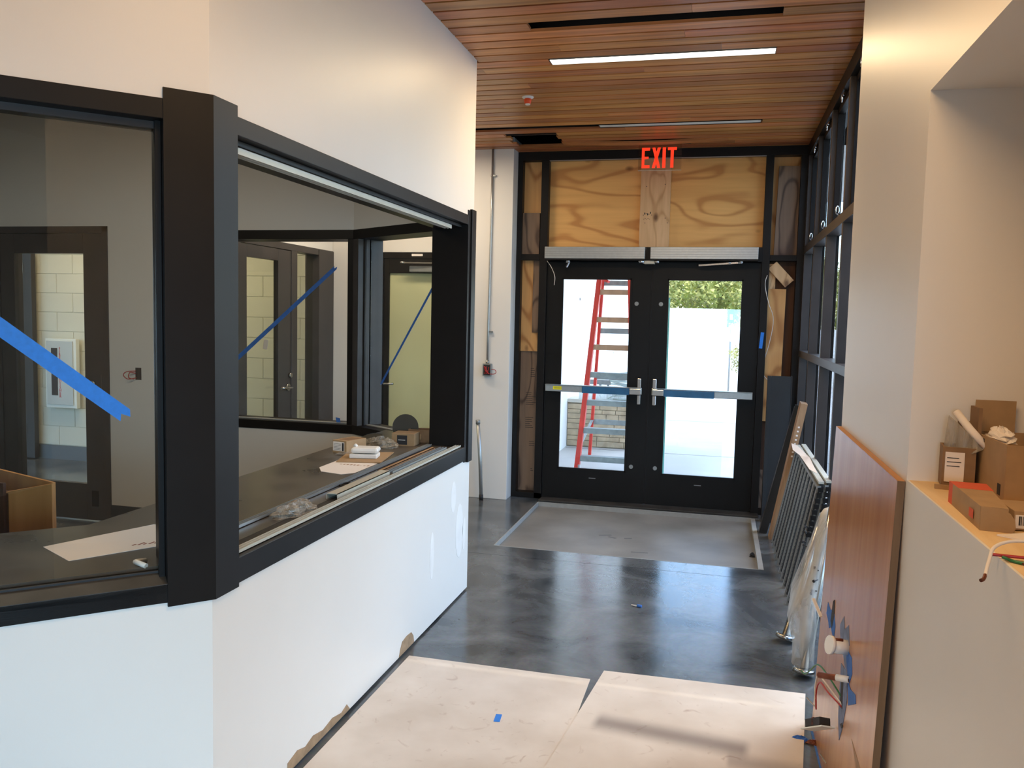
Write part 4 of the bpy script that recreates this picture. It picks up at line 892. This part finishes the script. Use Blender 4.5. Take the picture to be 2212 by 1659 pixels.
patch('tape_patch', [(3.00, .60), (2.93, .655), (2.90, .62), (2.83, .66), (2.79, .61), (2.83, .56), (2.79, .50), (2.98, .57)], 'tape_g')
patch('tape_patch', [(2.85, .58), (2.73, .59), (2.70, .55), (2.74, .50), (2.80, .53)], 'tape_d', .0015)
patch('tape_patch', [(2.91, .50), (2.78, .52), (2.75, .44), (2.79, .33), (2.83, .27), (2.88, .33), (2.90, .42)], 'tape_g', .0018)
patch('tape_patch', [(2.76, .50), (2.70, .50), (2.62, .52), (2.60, .50), (2.68, .46), (2.72, .44)], 'tape_d', .0018)
patch('cut_slot', [(2.873, .465), (2.835, .469), (2.812, .385), (2.865, .369)], 'ink', .0025); patch('cut_slot', [(2.83, .325), (2.80, .325), (2.78, .34), (2.79, .35)], 'ink', .0025)
patch('paint_stain', [(2.62, .38), (2.45, .375), (2.38, .35), (2.52, .345)], 'studtan', .0006)
t = MB(); m_ = MB().tube([(plyx(.59), 2.815, .59), (plyx(.59)-.055, 2.795, .60)], .024, 18); m_.tube([(plyx(.59)-.052, 2.796, .60), (plyx(.59)-.062, 2.793, .602)], .030, 18)
o = m_.build('white_pipe_cap', M['plastic'], PLY); o['label'] = 'white plastic pipe stub with a flat cap'
MB().tube([(plyx(.59)-.02, 2.80, .618), (plyx(.59)-.05, 2.79, .621)], .006, 8).build('rust_mark', M['copper'], o)
m_ = MB().tube([(plyx(.51), 2.74, .515), (plyx(.51)-.085, 2.80, .495)], .010, 12); o = m_.build('copper_stub', M['copper'], PLY); MB().tube([(plyx(.51), 2.74, .515), (plyx(.51)-.035, 2.765, .507)], .0108, 12).build('paint_sleeve', M['plastic'], o)
wire('green_wire', [(plyx(.4), 2.86, .405), (.405, 2.93, .44), (.385, 3.05, .43), (.37, 3.14, .37), (.36, 3.2, .33), (.35, 3.24, .325)], .0028, 'green', parent=PLY)
wire('red_wire', [(plyx(.38), 2.825, .385), (.40, 2.90, .40), (.385, 2.97, .40), (.38, 3.02, .35), (.382, 3.02, .28)], .0028, 'redwire', parent=PLY)
wire('white_wire', [(plyx(.38), 2.83, .39), (.40, 2.96, .405), (.385, 3.03, .40), (.38, 3.06, .34), (.385, 3.06, .27)], .0028, 'white_wire', parent=PLY)
sw = thing('wired_outlet', 'loose outlet device dangling from wires in front of the plywood panel', 'outlet', (.39, 3.0, .25))
R = Matrix.Rotation(-.55, 3, 'X')@Matrix.Rotation(.3, 3, 'Z'); c_ = (.385, 2.98, .235)
B(c_[0]-.02, c_[0]+.02, c_[1]-.06, c_[1]+.06, c_[2], c_[2]+.028, (c_, R)).build('body', M['ink'], sw, .003); B(c_[0]-.024, c_[0]+.024, c_[1]-.085, c_[1]+.085, c_[2]-.006, c_[2]-.001, (c_, R)).build('mounting_strap', M['lampoff'], sw, .001)
B(c_[0]-.015, c_[0]+.015, c_[1]+.05, c_[1]+.075, c_[2], c_[2]+.025, (c_, R)).build('terminal', M['plastic'], sw, .002); B(c_[0]-.02, c_[0]+.021, c_[1]-.01, c_[1]+.005, c_[2]+.004, c_[2]+.029, (c_, R)).build('brass_screw', M['copper'], sw)
MB().beam((.385, 3.09, .26), (.36, 3.12, .275), .003, .003).build('screw', M['steel'], sw); MB().beam((.385, 2.88, .19), (.40, 2.84, .18), .003, .003).build('screw', M['steel'], sw)
sheet('tape_strip', [(.418, 3.48), (.428, 3.49), (.436, 2.9), (.424, 2.9)], .0005, 'tape_d', 'long blue tape strip on the floor along the plywood panel', 'tape')
t = thing('tape_wad', 'crumpled blue tape and red wire scraps on the floor beside the board', 'tape', (.40, 3.34, 0))
blob('tape_lump', (.37, 3.35, .0), .035, .02, .015, 'tape_d', 31, parent=t); blob('wire_scrap', (.42, 3.335, .0), .03, .018, .012, 'copper', 32, parent=t)
tag(MB().beam((.40, 3.42, .55), (.425, 3.36, .50), .012, .006).build('wood_sliver', M['plastic']), 'thin white strip sticking out behind the plywood panel', 'strip')

# ------------------------------------------------------------------ niche contents
t, bx = carton('open_carton', (.715, 2.16), .185, .262, .137, .0, 'card', 'large open brown carton on the niche ledge with upright flaps', NZ0, True)
bx(t, 'back_flap', -.09, .0, .125, .129, .137, .215, 'card'); bx(t, 'side_flap', -.10, -.092, .06, .13, .137, .20, 'card_d'); bx(t, 'hand_hole', -.0935, -.0925, -.01+.04, .05, .118, .130, 'ink'); bx(t, 'print_mark', -.0935, -.0925, -.105, -.085, .02, .045, 'ink')
blob('paper_filling', (.66, 2.20, NZ0+.125), .03, .06, .03, 'paper', 5, parent=t)
t, bx = carton('open_carton', (.580, 2.245), .072, .08, .097, -.15, 'card_d', 'small open carton with a white packing list, beside the niche corner', NZ0+.006, True)
bx(t, 'packing_list', -.030, .012, -.0415, -.0402, .012, .085, 'paper'); bx(t, 'list_line', -.026, .0, -.0419, -.0415, .07, .072, 'ink'); bx(t, 'list_line', -.026, .005, -.0419, -.0415, .06, .062, 'ink'); bx(t, 'list_line', -.026, .002, -.0419, -.0415, .05, .052, 'ink')
bx(t, 'back_flap', .0, .04, .036, .040, .095, .155, 'card_d'); bx(t, 'flap', -.05, .02, -.055, -.04, -.006, .004, 'card')
m_ = MB(); m_.prism([(.545, 2.235, NZ0+.10), (.60, 2.20, NZ0+.09), (.635, 2.19, NZ0+.11), (.60, 2.21, NZ0+.13), (.552, 2.235, NZ0+.175)], (.004, .012, .002)); tag(m_.build('plastic_envelope', M['bag']), 'clear bag of papers sticking out of the small carton', 'bag')
m_ = MB().tube([(.575, 2.26, NZ0+.185), (.60, 2.225, NZ0+.145), (.628, 2.19, NZ0+.11)], [.009, .010, .008], 10); tag(m_.build('paper_roll', M['paper']), 'rolled white paper sticking out of the small carton', 'paper')
t = thing('flat_carton', 'low tan carton with an orange printed end at the front of the ledge', 'box', (.53, 1.9, NZ0))
q = [(.506, 1.776), (.553, 1.768), (.588, 2.035), (.516, 2.045)]
def hx(q, z0, z1, nm, mt, par=t): return MB().hexa([(x, y, z0) for x, y in q], [(x, y, z1) for x, y in q]).build(nm, M[mt], par)
hx(q, NZ0, NZ0+.047, 'body', 'card')
q2 = [(.5138, 1.965), (.579, 1.952), (.5885, 2.036), (.5155, 2.046)]; hx(q2, NZ0-.0003, NZ0+.0475, 'orange_end', 'card_o')
m_ = MB(); pts = [(0, 0), (.055, 0), (.06, .01), (.058, .025), (.05, .038), (.035, .046), (0, .047)]
m_.prism([(.506+a, 1.774-.15*a, NZ0+b_) for a, b_ in pts], (0, -.0015, 0)); m_.build('end_flap', M['card'], t)
MB().hexa([(.5050, 1.82, NZ0+.012), (.5058, 1.82, NZ0+.012), (.5066, 1.85, NZ0+.012), (.5058, 1.85, NZ0+.012)], [(.5050, 1.82, NZ0+.03), (.5058, 1.82, NZ0+.03), (.5066, 1.85, NZ0+.03), (.5058, 1.85, NZ0+.03)]).build('print_mark', M['card_o'], t)
t = thing('barcode_carton', 'flat carton with a white barcode label at the right edge', 'box', (.62, 1.80, NZ0))
B(.57, .72, 1.79, 1.90, NZ0+.002, NZ0+.040).build('body', M['card'], t, .001); B(.572, .70, 1.7885, 1.79, NZ0+.006, NZ0+.032).build('label_sticker', M['paper'], t)
random.seed(6); x = .578; m_ = MB()
while x < .68:
    w_ = random.choice((.0008, .0015, .0025)); m_.box(x, x+w_, 1.7878, 1.7885, NZ0+.012, NZ0+.03); x += w_+random.choice((.001, .002))
m_.build('barcode', M['ink'], t)
sheet('paper_stack', [(.525, 1.735), (.62, 1.66), (.80, 1.70), (.74, 1.80), (.60, 1.775)], NZ0+.0003, 'paper', 'pale paper sheet lying on the ledge below the barcode carton', 'paper', th=.003)
wire('bare_wire_end', [(.433, 1.473, NZ0-.006), (.428, 1.462, NZ0-.010), (.422, 1.455, NZ0-.011)], .003, 'copper', 'tiny bare copper tip of the white wire at the niche ledge')
wire('clear_tube', [(.60, 1.50, NZ0+.02), (.55, 1.53, NZ0+.035), (.50, 1.545, NZ0+.037), (.462, 1.53, NZ0+.028), (.445, 1.50, NZ0+.01), (.432, 1.47, NZ0-.008)], .003, 'pinkish' if 'pinkish' in M else 'white_wire', 'bare white wire bending over the edge of the niche ledge')
wire('red_wire', [(.468, 1.568, NZ0+.005), (.50, 1.56, NZ0+.006), (.55, 1.55, NZ0+.007), (.62, 1.53, NZ0+.006)], .0028, 'redwire', 'red wire lying along the niche ledge')
wire('green_wire', [(.482, 1.555, NZ0+.005), (.50, 1.535, NZ0+.003), (.53, 1.52, NZ0+.005), (.60, 1.50, NZ0+.004)], .0028, 'green', 'green wire beside the red wire on the niche ledge')
wire('copper_wire', [(.505, 1.53, NZ0+.003), (.52, 1.51, NZ0+.003), (.54, 1.515, NZ0+.004), (.58, 1.50, NZ0+.003)], .002, 'copper', 'bare copper wire end on the niche ledge')

# ------------------------------------------------------------------ things leaning on the window wall
t = thing('dark_metal_panel', 'dark upright metal panel standing in the corner right of the doors', 'panel', (.49, 7.1, 0))
B(.418, .576, 7.06, 7.07, 0, 1.208).build('front_face', M['darkpanel'], t, .001); B(.39, .418, 7.055, 7.13, 0, 1.205).build('side_flange', M['darkpanel'], t, .002); B(.572, .58, 7.06, 7.13, 0, 1.208).build('return_flange', M['bronze'], t)
t = thing('metal_trim_length', 'long dark folded metal trim leaning behind the tan stud', 'trim piece', (.38, 6.72, 0))
def lean(par, name, p0, p1, w_, h_, mat, up=(0, 1, 0)): return MB().beam(p0, p1, w_, h_, up).build(name, M[mat], par)
lean(t, 'web', (.385, 6.68, .0), (.60, 6.60, 1.02), .058, .008, 'darkpanel'); lean(t, 'flange', (.358, 6.72, .0), (.573, 6.64, 1.0), .006, .08, 'bronze')
t = thing('wood_stud', 'tan lettered wood stud leaning on the window wall behind the railing panels', 'stud', (.45, 6.55, 0))
s_ = lean(t, 'stud_body', (.445, 6.56, .0), (.622, 6.50, 1.05), .048, .12, 'studtan')
m_ = MB(); random.seed(4)
for i in range(8):
    f_ = .62+.03*i; p_ = Vector((.445, 6.497, 0)).lerp(Vector((.622, 6.437, 1.05)), f_); m_.box(p_.x-.008, p_.x+.006, p_.y-.003, p_.y-.001, p_.z-.006, p_.z+.006)
m_.build('lettering', M['paper'], t)
def railing(x_b, x_t, y_near, y_far, z_top, label, n_, dz, lift=0.):
    t = thing('guard_railing', label, 'railing', ((x_b+x_t)/2, (y_near+y_far)/2, 0))
    d = Vector((x_t-x_b, 0, z_top)); 
    # top rail
    MB().beam((x_t, y_near, z_top), (x_t, y_far, z_top), .030, .012, (0, 0, 1)).build('top_rail', M['cream'], t)
    m2 = MB().beam((x_t-.010, y_near, z_top-.030), (x_t-.010, y_far, z_top-.030), .020, .02, (0, 0, 1)); m2.build('clip_rail', M['alud'], t)
    proto = None
    for k in range(n_):
        y = y_near+.03+(y_far-y_near-.06)*k/(n_-1)
        if proto is None:
            m2 = MB(); m2.beam((x_b, 0, 0), (x_t-.012, 0, z_top-.04), .019, .022, (0, 1, 0)); proto = m2.build('picket', M['steelbar'], t); o = proto
            nb = MB(); dd_ = Vector((x_t-.012-x_b, 0, z_top-.04)); nrm = Vector((-dd_.z, 0, dd_.x)).normalized()
            off_ = -nrm*.0045+Vector((0, -.0112, 0)); e0 = Vector((x_b, 0, 0))+dd_*.02; e1 = Vector((x_b, 0, 0))+dd_*.98
            nb.beam(e0+off_, e1+off_, .009, .0008, (0, 1, 0))
            for q_ in range(30):
                c1 = e0+dd_*.96*((q_+.5)/30)-nrm*.0015+Vector((0, -.0122, 0)); nb.box(c1.x-.004, c1.x+.003, c1.y-.001, c1.y, c1.z-.004, c1.z+.003)
            slots = nb.build('slot_row', M['slotgrey'], proto)
            proto.location = (0, y, 0)
        else:
            o = proto.copy(); COL.objects.link(o); o.location = (0, y, 0); s2 = slots.copy(); COL.objects.link(s2); s2.parent = o
        kx = MB(); 
    m2 = MB()
    for k in range(n_*2): 
        y = y_near+.02+(y_far-y_near-.04)*k/(n_*2-1); m2.box(x_t-.006, x_t+.012, y-.012, y+.012, z_top-.028, z_top-.006)
    m2.build('rail_clips', M['rubber'], t)['kind'] = 'stuff'
    m2 = MB()
    for k in range(9):
        f_ = .97-k*.045; m2.box(x_b+(x_t-x_b)*f_-.012, x_b+(x_t-x_b)*f_+.016, y_near-.012, y_near+.008, z_top*f_-.030, z_top*f_-.006)
    m2.build('end_brackets', M['black'], t)['kind'] = 'stuff'
    return t
M['slotgrey'] = plain('dark_slot_strip', (52, 50, 47), .6, noise=.3, scale=90)
M['steelbar'] = plain('grey_picket_metal', (140, 137, 128), .4, metal=.55, noise=.1, scale=20)
railing(.445, .592, 4.97, 6.46, .735, 'steel railing section leaning on the window wall, in front of its twin', 10, .1)
railing(.508, .632, 4.97, 6.46, .742, 'steel railing section stacked behind its twin against the window wall', 10, .1)
m_ = MB(); m_.add([(.545, 6.46, .75), (.575, 6.30, .755), (.60, 5.70, .765), (.59, 5.15, .755), (.565, 5.35, .745), (.555, 5.9, .748), (.535, 6.2, .738)], [(0, 1, 2, 5, 6), (2, 3, 4, 5)]); o = m_.build('paper_rag', M['paper']); sol = o.modifiers.new('s', 'SOLIDIFY'); sol.thickness = .002; tag(o, 'crumpled white paper draped over the railing top', 'paper')
# posts with base flanges, wrapped in plastic
def post(px, py, tx, ty_, tz, label, wrap):
    t = thing('railing_post', label, 'post', (px, py, 0))
    d = (Vector((tx, ty_, tz))-Vector((px, py, 0))).normalized(); b0 = Vector((px, py, .026))
    MB().tube([b0-d*.006, b0+d*.010, b0+d*.016], [.050, .050, .044], 24).build('base_flange', M['steel'], t)
    MB().tube([b0+d*.012, Vector((tx, ty_, tz))], .019, 14).build('shaft', M['steel'], t)
    return t
post(.389, 4.40, .53, 4.45, .60, 'stainless railing post with round base, the farther one', 0)
post(.440, 3.975, .545, 4.10, .78, 'stainless railing post with round base, nearest the plywood panel, wrapped in plastic', 1)
# plastic wrap sleeve around the near bundle
def sleeve(path, radii, name, label, mat, seed, n=16):
    random.seed(seed); rings = []; m_ = len(path)
    for i, p_ in enumerate(path):
        p_ = Vector(p_); rx, ry = radii[i]
        for k in range(n):
            a = 2*math.pi*k/n; j_ = 1+random.uniform(-.05, .05)
            rings.append(p_+Vector((rx*math.cos(a)*j_, ry*math.sin(a)*j_, 0)))
    fs = [(i*n+k, i*n+(k+1) % n, (i+1)*n+(k+1) % n, (i+1)*n+k) for i in range(m_-1) for k in range(n)]
    o = MB().add(rings, fs, True).build(name, M[mat]); return tag(o, label, 'plastic wrap')
sleeve([(.437, 4.0, .055), (.437, 4.01, .14), (.43, 4.06, .26), (.44, 4.14, .36), (.47, 4.16, .48), (.50, 4.16, .6), (.525, 4.16, .72)], [(.052, .06), (.05, .08), (.066, .17), (.058, .19), (.042, .17), (.036, .14), (.03, .10)], 'plastic_sleeve', 'clear plastic film wrapped around the railing posts', 'pvc', 14)
t = thing('wrapped_post', 'pale round-topped tube in clear wrap standing beside the railing', 'post', (.50, 4.25, 0))
MB().tube([(.47, 4.2, .03), (.53, 4.2, .66), (.537, 4.2, .72), (.541, 4.2, .745), (.542, 4.2, .757)], [.034, .036, .034, .024, .006], 16).build('tube', plain('milky_plastic', (206, 198, 182), .4, noise=.1, scale=5), t)
random.seed(15)
for i, (x, y, z) in enumerate(((.470, 4.35, .62), (.475, 4.33, .60), (.462, 4.36, .54), (.468, 4.34, .52), (.485, 4.0, .50), (.483, 3.99, .46), (.480, 3.98, .41), (.476, 4.0, .40))):
    t = thing('black_screw', 'small black screw stuck through the plastic wrap', 'screw', (x, y, z), 'black screws in the plastic wrap')
    a = Vector((-.6, random.uniform(-1, 1), random.uniform(-.3, .3))).normalized(); p_ = Vector((x, y, z)); MB().tube([p_, p_+a*.025], .0025, 6).build('shank', M['ink'], t); MB().tube([p_+a*.022, p_+a*.029], .007, 8).build('head', M['ink'], t)

# ------------------------------------------------------------------ outdoors
GZ = -.02
struct(B(-30, 40, 7.46, 60, GZ-.3, GZ).build('paving', M['pave'])); PV = bpy.data.objects['paving']
m_ = MB()
for y in (10.5, 14.1, 18.0): m_.box(-1.87, 10, y, y+.012, GZ, GZ+.001)
m_.build('paving_joint', M['ink'], PV)
struct(B(.80, 40, -6, 7.46, GZ-.3, GZ).build('side_paving', M['asphalt'])); bpy.data.objects['side_paving']
o = struct(B(-2.3, -1.887, 7.46, 19, GZ, 5.0).build('wall_outside', M['stucco']), 'bright white outdoor wall with small bolt holes')
m_ = MB()
for (y, z) in ((11.39, 1.905), (12.79, 1.631), (15.3, 1.03), (17.06, .959)): m_.box(-1.888, -1.885, y-.03, y+.03, z-.018, z+.018)
m_.build('bolt_hole', M['ink'], o)
struct(B(-2.4, 2.2, 7.46, 12.6, 3.35, 3.5).build('canopy', M['stucco']), 'roof canopy over the entrance')
# low stone wall: stones are parts
LW = thing('low_stone_wall', 'low buff stone wall with pale cap outside the left door', 'wall', (-1.4, 10.7, GZ))
SY = 10.64; B(-1.885, -1.02, SY+.015, SY+.42, GZ, .555).build('core', M['stone_m'], LW); B(-1.885, -.99, SY-.02, SY+.44, .555, .60).build('cap', M['stonecap'], LW, .004)
random.seed(20); z = GZ+.01
for hgt in (.075, .06, .085, .075, .06, .07, .055, .07):
    if z+hgt > .555: break
    x = -1.883
    while x < -1.03:
        w_ = min(random.uniform(.12, .42), -1.025-x)
        if w_ < .05: break
        d_ = random.uniform(0, .012); B(x+.003, x+w_-.003, SY-d_, SY+.02, z+.003, z+hgt-.003).build('stone', M['stone'], LW, .003); x += w_
    z += hgt
ff = B(-1.75, -1.05, SY+.06, SY+.09, .60, .78).build('frosted_screen', M['screenglass'], None); tag(ff, 'pale frosted panel standing on the low stone wall', 'panel')
# ladder
LD = thing('step_ladder', 'red fibreglass step ladder with metal steps outside the left door', 'ladder', (-1.2, 9.2, GZ))
def lerp(a, b, t_): return Vector(a).lerp(Vector(b), t_)
FL0, FL1 = (-1.472, 9.0, GZ), (-1.285, 9.42, 2.75); FR0, FR1 = (-.85, 9.0, GZ), (-1.03, 9.42, 2.75)
BL0, BL1 = (-1.49, 10.05, GZ), (-1.285, 9.5, 2.75); BR0, BR1 = (-.84, 10.05, GZ), (-1.03, 9.5, 2.75)
for a, b_, nm in ((FL0, FL1, 'front_rail'), (FR0, FR1, 'front_rail'), (BL0, BL1, 'rear_rail'), (BR0, BR1, 'rear_rail')):
    MB().beam(a, b_, .034 if 'rear' in nm else .052, .085 if 'front' in nm else .05, (0, 1, 0)).build(nm, M['ladder'], LD)
for k in range(1, 9):
    f_ = (.15+.305*(k-1))/2.77; a = lerp(FL0, FL1, f_); b_ = lerp(FR0, FR1, f_)
    tan = k in (5, 6, 7)
    st_ = B(a.x+.015, b_.x-.015, a.y-.03, a.y+.06, a.z-.004, a.z+.004).build('step', M['rungtan' if tan else 'rung'], LD)
    m_ = B(a.x+.015, b_.x-.015, a.y-.035, a.y-.030, a.z-.055, a.z+.004); m_.box(a.x+.015, b_.x-.015, a.y+.06, a.y+.064, a.z-.04, a.z+.004); m_.build('step_lip', M['rungtan' if tan else 'rung'], st_)
for k in range(1, 5):
    f_ = (.42+.55*(k-1))/2.77; a = lerp(BL0, BL1, f_); b_ = lerp(BR0, BR1, f_); B(a.x, b_.x, a.y-.01, a.y+.01, a.z-.03, a.z+.03).build('rear_bar', M['rung'], LD)
m_ = MB().beam(lerp(FL0, FL1, .09), lerp(BL0, BL1, .16), .03, .012, (0, 0, 1)); m_.build('brace', M['rung'], LD)
tag(MB().beam((-1.55, 9.6, 2.17), (-1.25, 9.5, 2.06), .03, .05, (0, 1, 0)).build('orange_bar', M['ladder']), 'orange bar slanting across beside the ladder top', 'bar')
# cable coil on the wall panel
t = thing('cable_coil', 'coil of pale cable behind the ladder on the low wall', 'cable', (-1.2, 10.8, .6)); random.seed(9)
for i in range(9):
    z = .635+i*.038; r_x = .155+random.uniform(-.012, .012); wire('cable_loop', [(-1.21+r_x*math.cos(a), 10.82+.14*math.sin(a), z+.02*math.sin(a+i)) for a in [k*math.pi/5 for k in range(11)]], .012, 'cable', parent=t, n=6)
wire('cable_loop', [(-1.37, 10.68, .62), (-1.2, 10.66, .72), (-1.05, 10.68, .84)], .010, 'cable', parent=t, n=6)
t = thing('metal_bracket', 'galvanised bar on two legs standing on the low wall', 'bracket', (-1.5, 10.8, .6)); B(-1.62, -1.35, 10.76, 10.80, .79, .85).build('bar', M['alud'], t); B(-1.50, -1.47, 10.77, 10.79, .60, .79).build('leg', M['alud'], t); B(-1.40, -1.37, 10.77, 10.79, .60, .79).build('leg', M['alud'], t)
t = thing('metal_bolt', 'small metal bolt standing on the paving outside the left door', 'bolt', (-1.45, 8.2, GZ)); MB().tube([(-1.36, 8.45, GZ), (-1.36, 8.45, .13)], .012, 8).build('shaft', M['alud'], t); B(-1.42, -1.35, 8.42, 8.47, GZ, .02).build('foot', M['alud'], t)
# glass screen outside the right door
t = thing('glass_screen', 'tall pale glass screen standing beyond the right entrance door', 'glass screen', (-.2, 8.3, GZ))
B(-.520, .060, 8.30, 8.315, .05, 1.855).build('pane', M['glass'], t); B(-.517, -.488, 8.292, 8.322, GZ, 1.86).build('pane_edge', plain('teal_glass_edge', (120, 205, 190), .3), t)
B(-.5, .05, 8.28, 8.34, GZ, .05).build('shoe_rail', M['alu'], t)
# garden beyond
struct(B(-15, 30, 24, 60, GZ, GZ+.25).build('lawn', M['grass']))
struct(B(-3.0, .13, 20.6, 21, GZ, 1.95).build('garden_wall', M['stucco'])); struct(B(-1.0, 20, 23.6, 24, GZ, 1.5).build('garden_wall_low', M['stucco']))
def tree(x, y, h, r, label, seed, dens=2200, trunk=True, z0=0.):
    t = thing('leafy_tree', label, 'tree', (x, y, z0)); random.seed(seed)
    if trunk:
        m_ = MB().tube([(x, y, z0), (x+.1, y, h*.35), (x-.05, y, h*.7)], [.16, .11, .05], 8); 
        for k in range(5):
            a = random.uniform(0, 6.28); m_.tube([(x, y, h*(.3+.07*k)), (x+math.cos(a)*r*.7, y+math.sin(a)*r*.7, h*(.55+.08*k))], [.05, .015], 6)
        m_.build('trunk', M['bark'], t)
    m_ = MB(); cl = [(Vector((random.gauss(0, r*.45), random.gauss(0, r*.45), random.gauss(0, h*.16))), random.uniform(.35, .6)*r*.7) for _ in range(14)]
    for i in range(dens):
        c, rr = random.choice(cl); v = Vector([random.gauss(0, 1) for _ in range(3)]).normalized()*rr*random.uniform(.6, 1.)
        p_ = Vector((x, y, h*.66))+c+v; s1 = random.uniform(.10, .22)*min(1, r/1.5); a = Vector([random.gauss(0, 1) for _ in range(3)]).normalized(); b_ = a.cross(Vector([random.gauss(0, 1) for _ in range(3)])).normalized()
        m_.add([p_, p_+a*s1, p_+a*s1*.6+b_*s1*.7], [(0, 1, 2)])
    o = m_.build('foliage', M['leaf'], t); o['kind'] = 'stuff'
tree(-2.9, 27, 3.5, 1.7, 'green leafy tree on the left beyond the white garden wall', 1, 5200)
tree(-.5, 33, 4.1, 1.9, 'broad leafy tree in the middle beyond the white garden wall', 2, 5200)
tree(1.7, 28, 3.5, 1.7, 'leafy tree at the right edge of the door glass', 3, 5200)
tree(.62, 19.0, 1.3, .36, 'small round shrub at the right edge of the door glass', 4, 900)
tree(1.0, 25.6, 2.5, .8, 'low green shrub behind the blue sign', 6, 1500)
tree(-3.5, 40, 5.0, 2.6, 'tall far tree at the back on the left of the garden', 11, 4200)
tree(.2, 42, 5.4, 2.8, 'tall far tree at the back in the middle of the garden', 12, 4200)
tree(3.8, 41, 5.0, 2.6, 'tall far tree at the back on the right of the garden', 13, 4200)
t = thing('blue_sign', 'small blue sign on a post at the far kerb', 'sign', (.235, 20.2, GZ)); B(.17, .30, 20.2, 20.22, 1.62, 1.93).build('sign_plate', M['bluesign'], t); MB().tube([(.235, 20.24, GZ), (.235, 20.24, 1.9)], .02, 8).build('sign_post', M['alud'], t)
B(.20, .27, 20.195, 20.2, 1.70, 1.82).build('white_symbol', M['paper'], t)
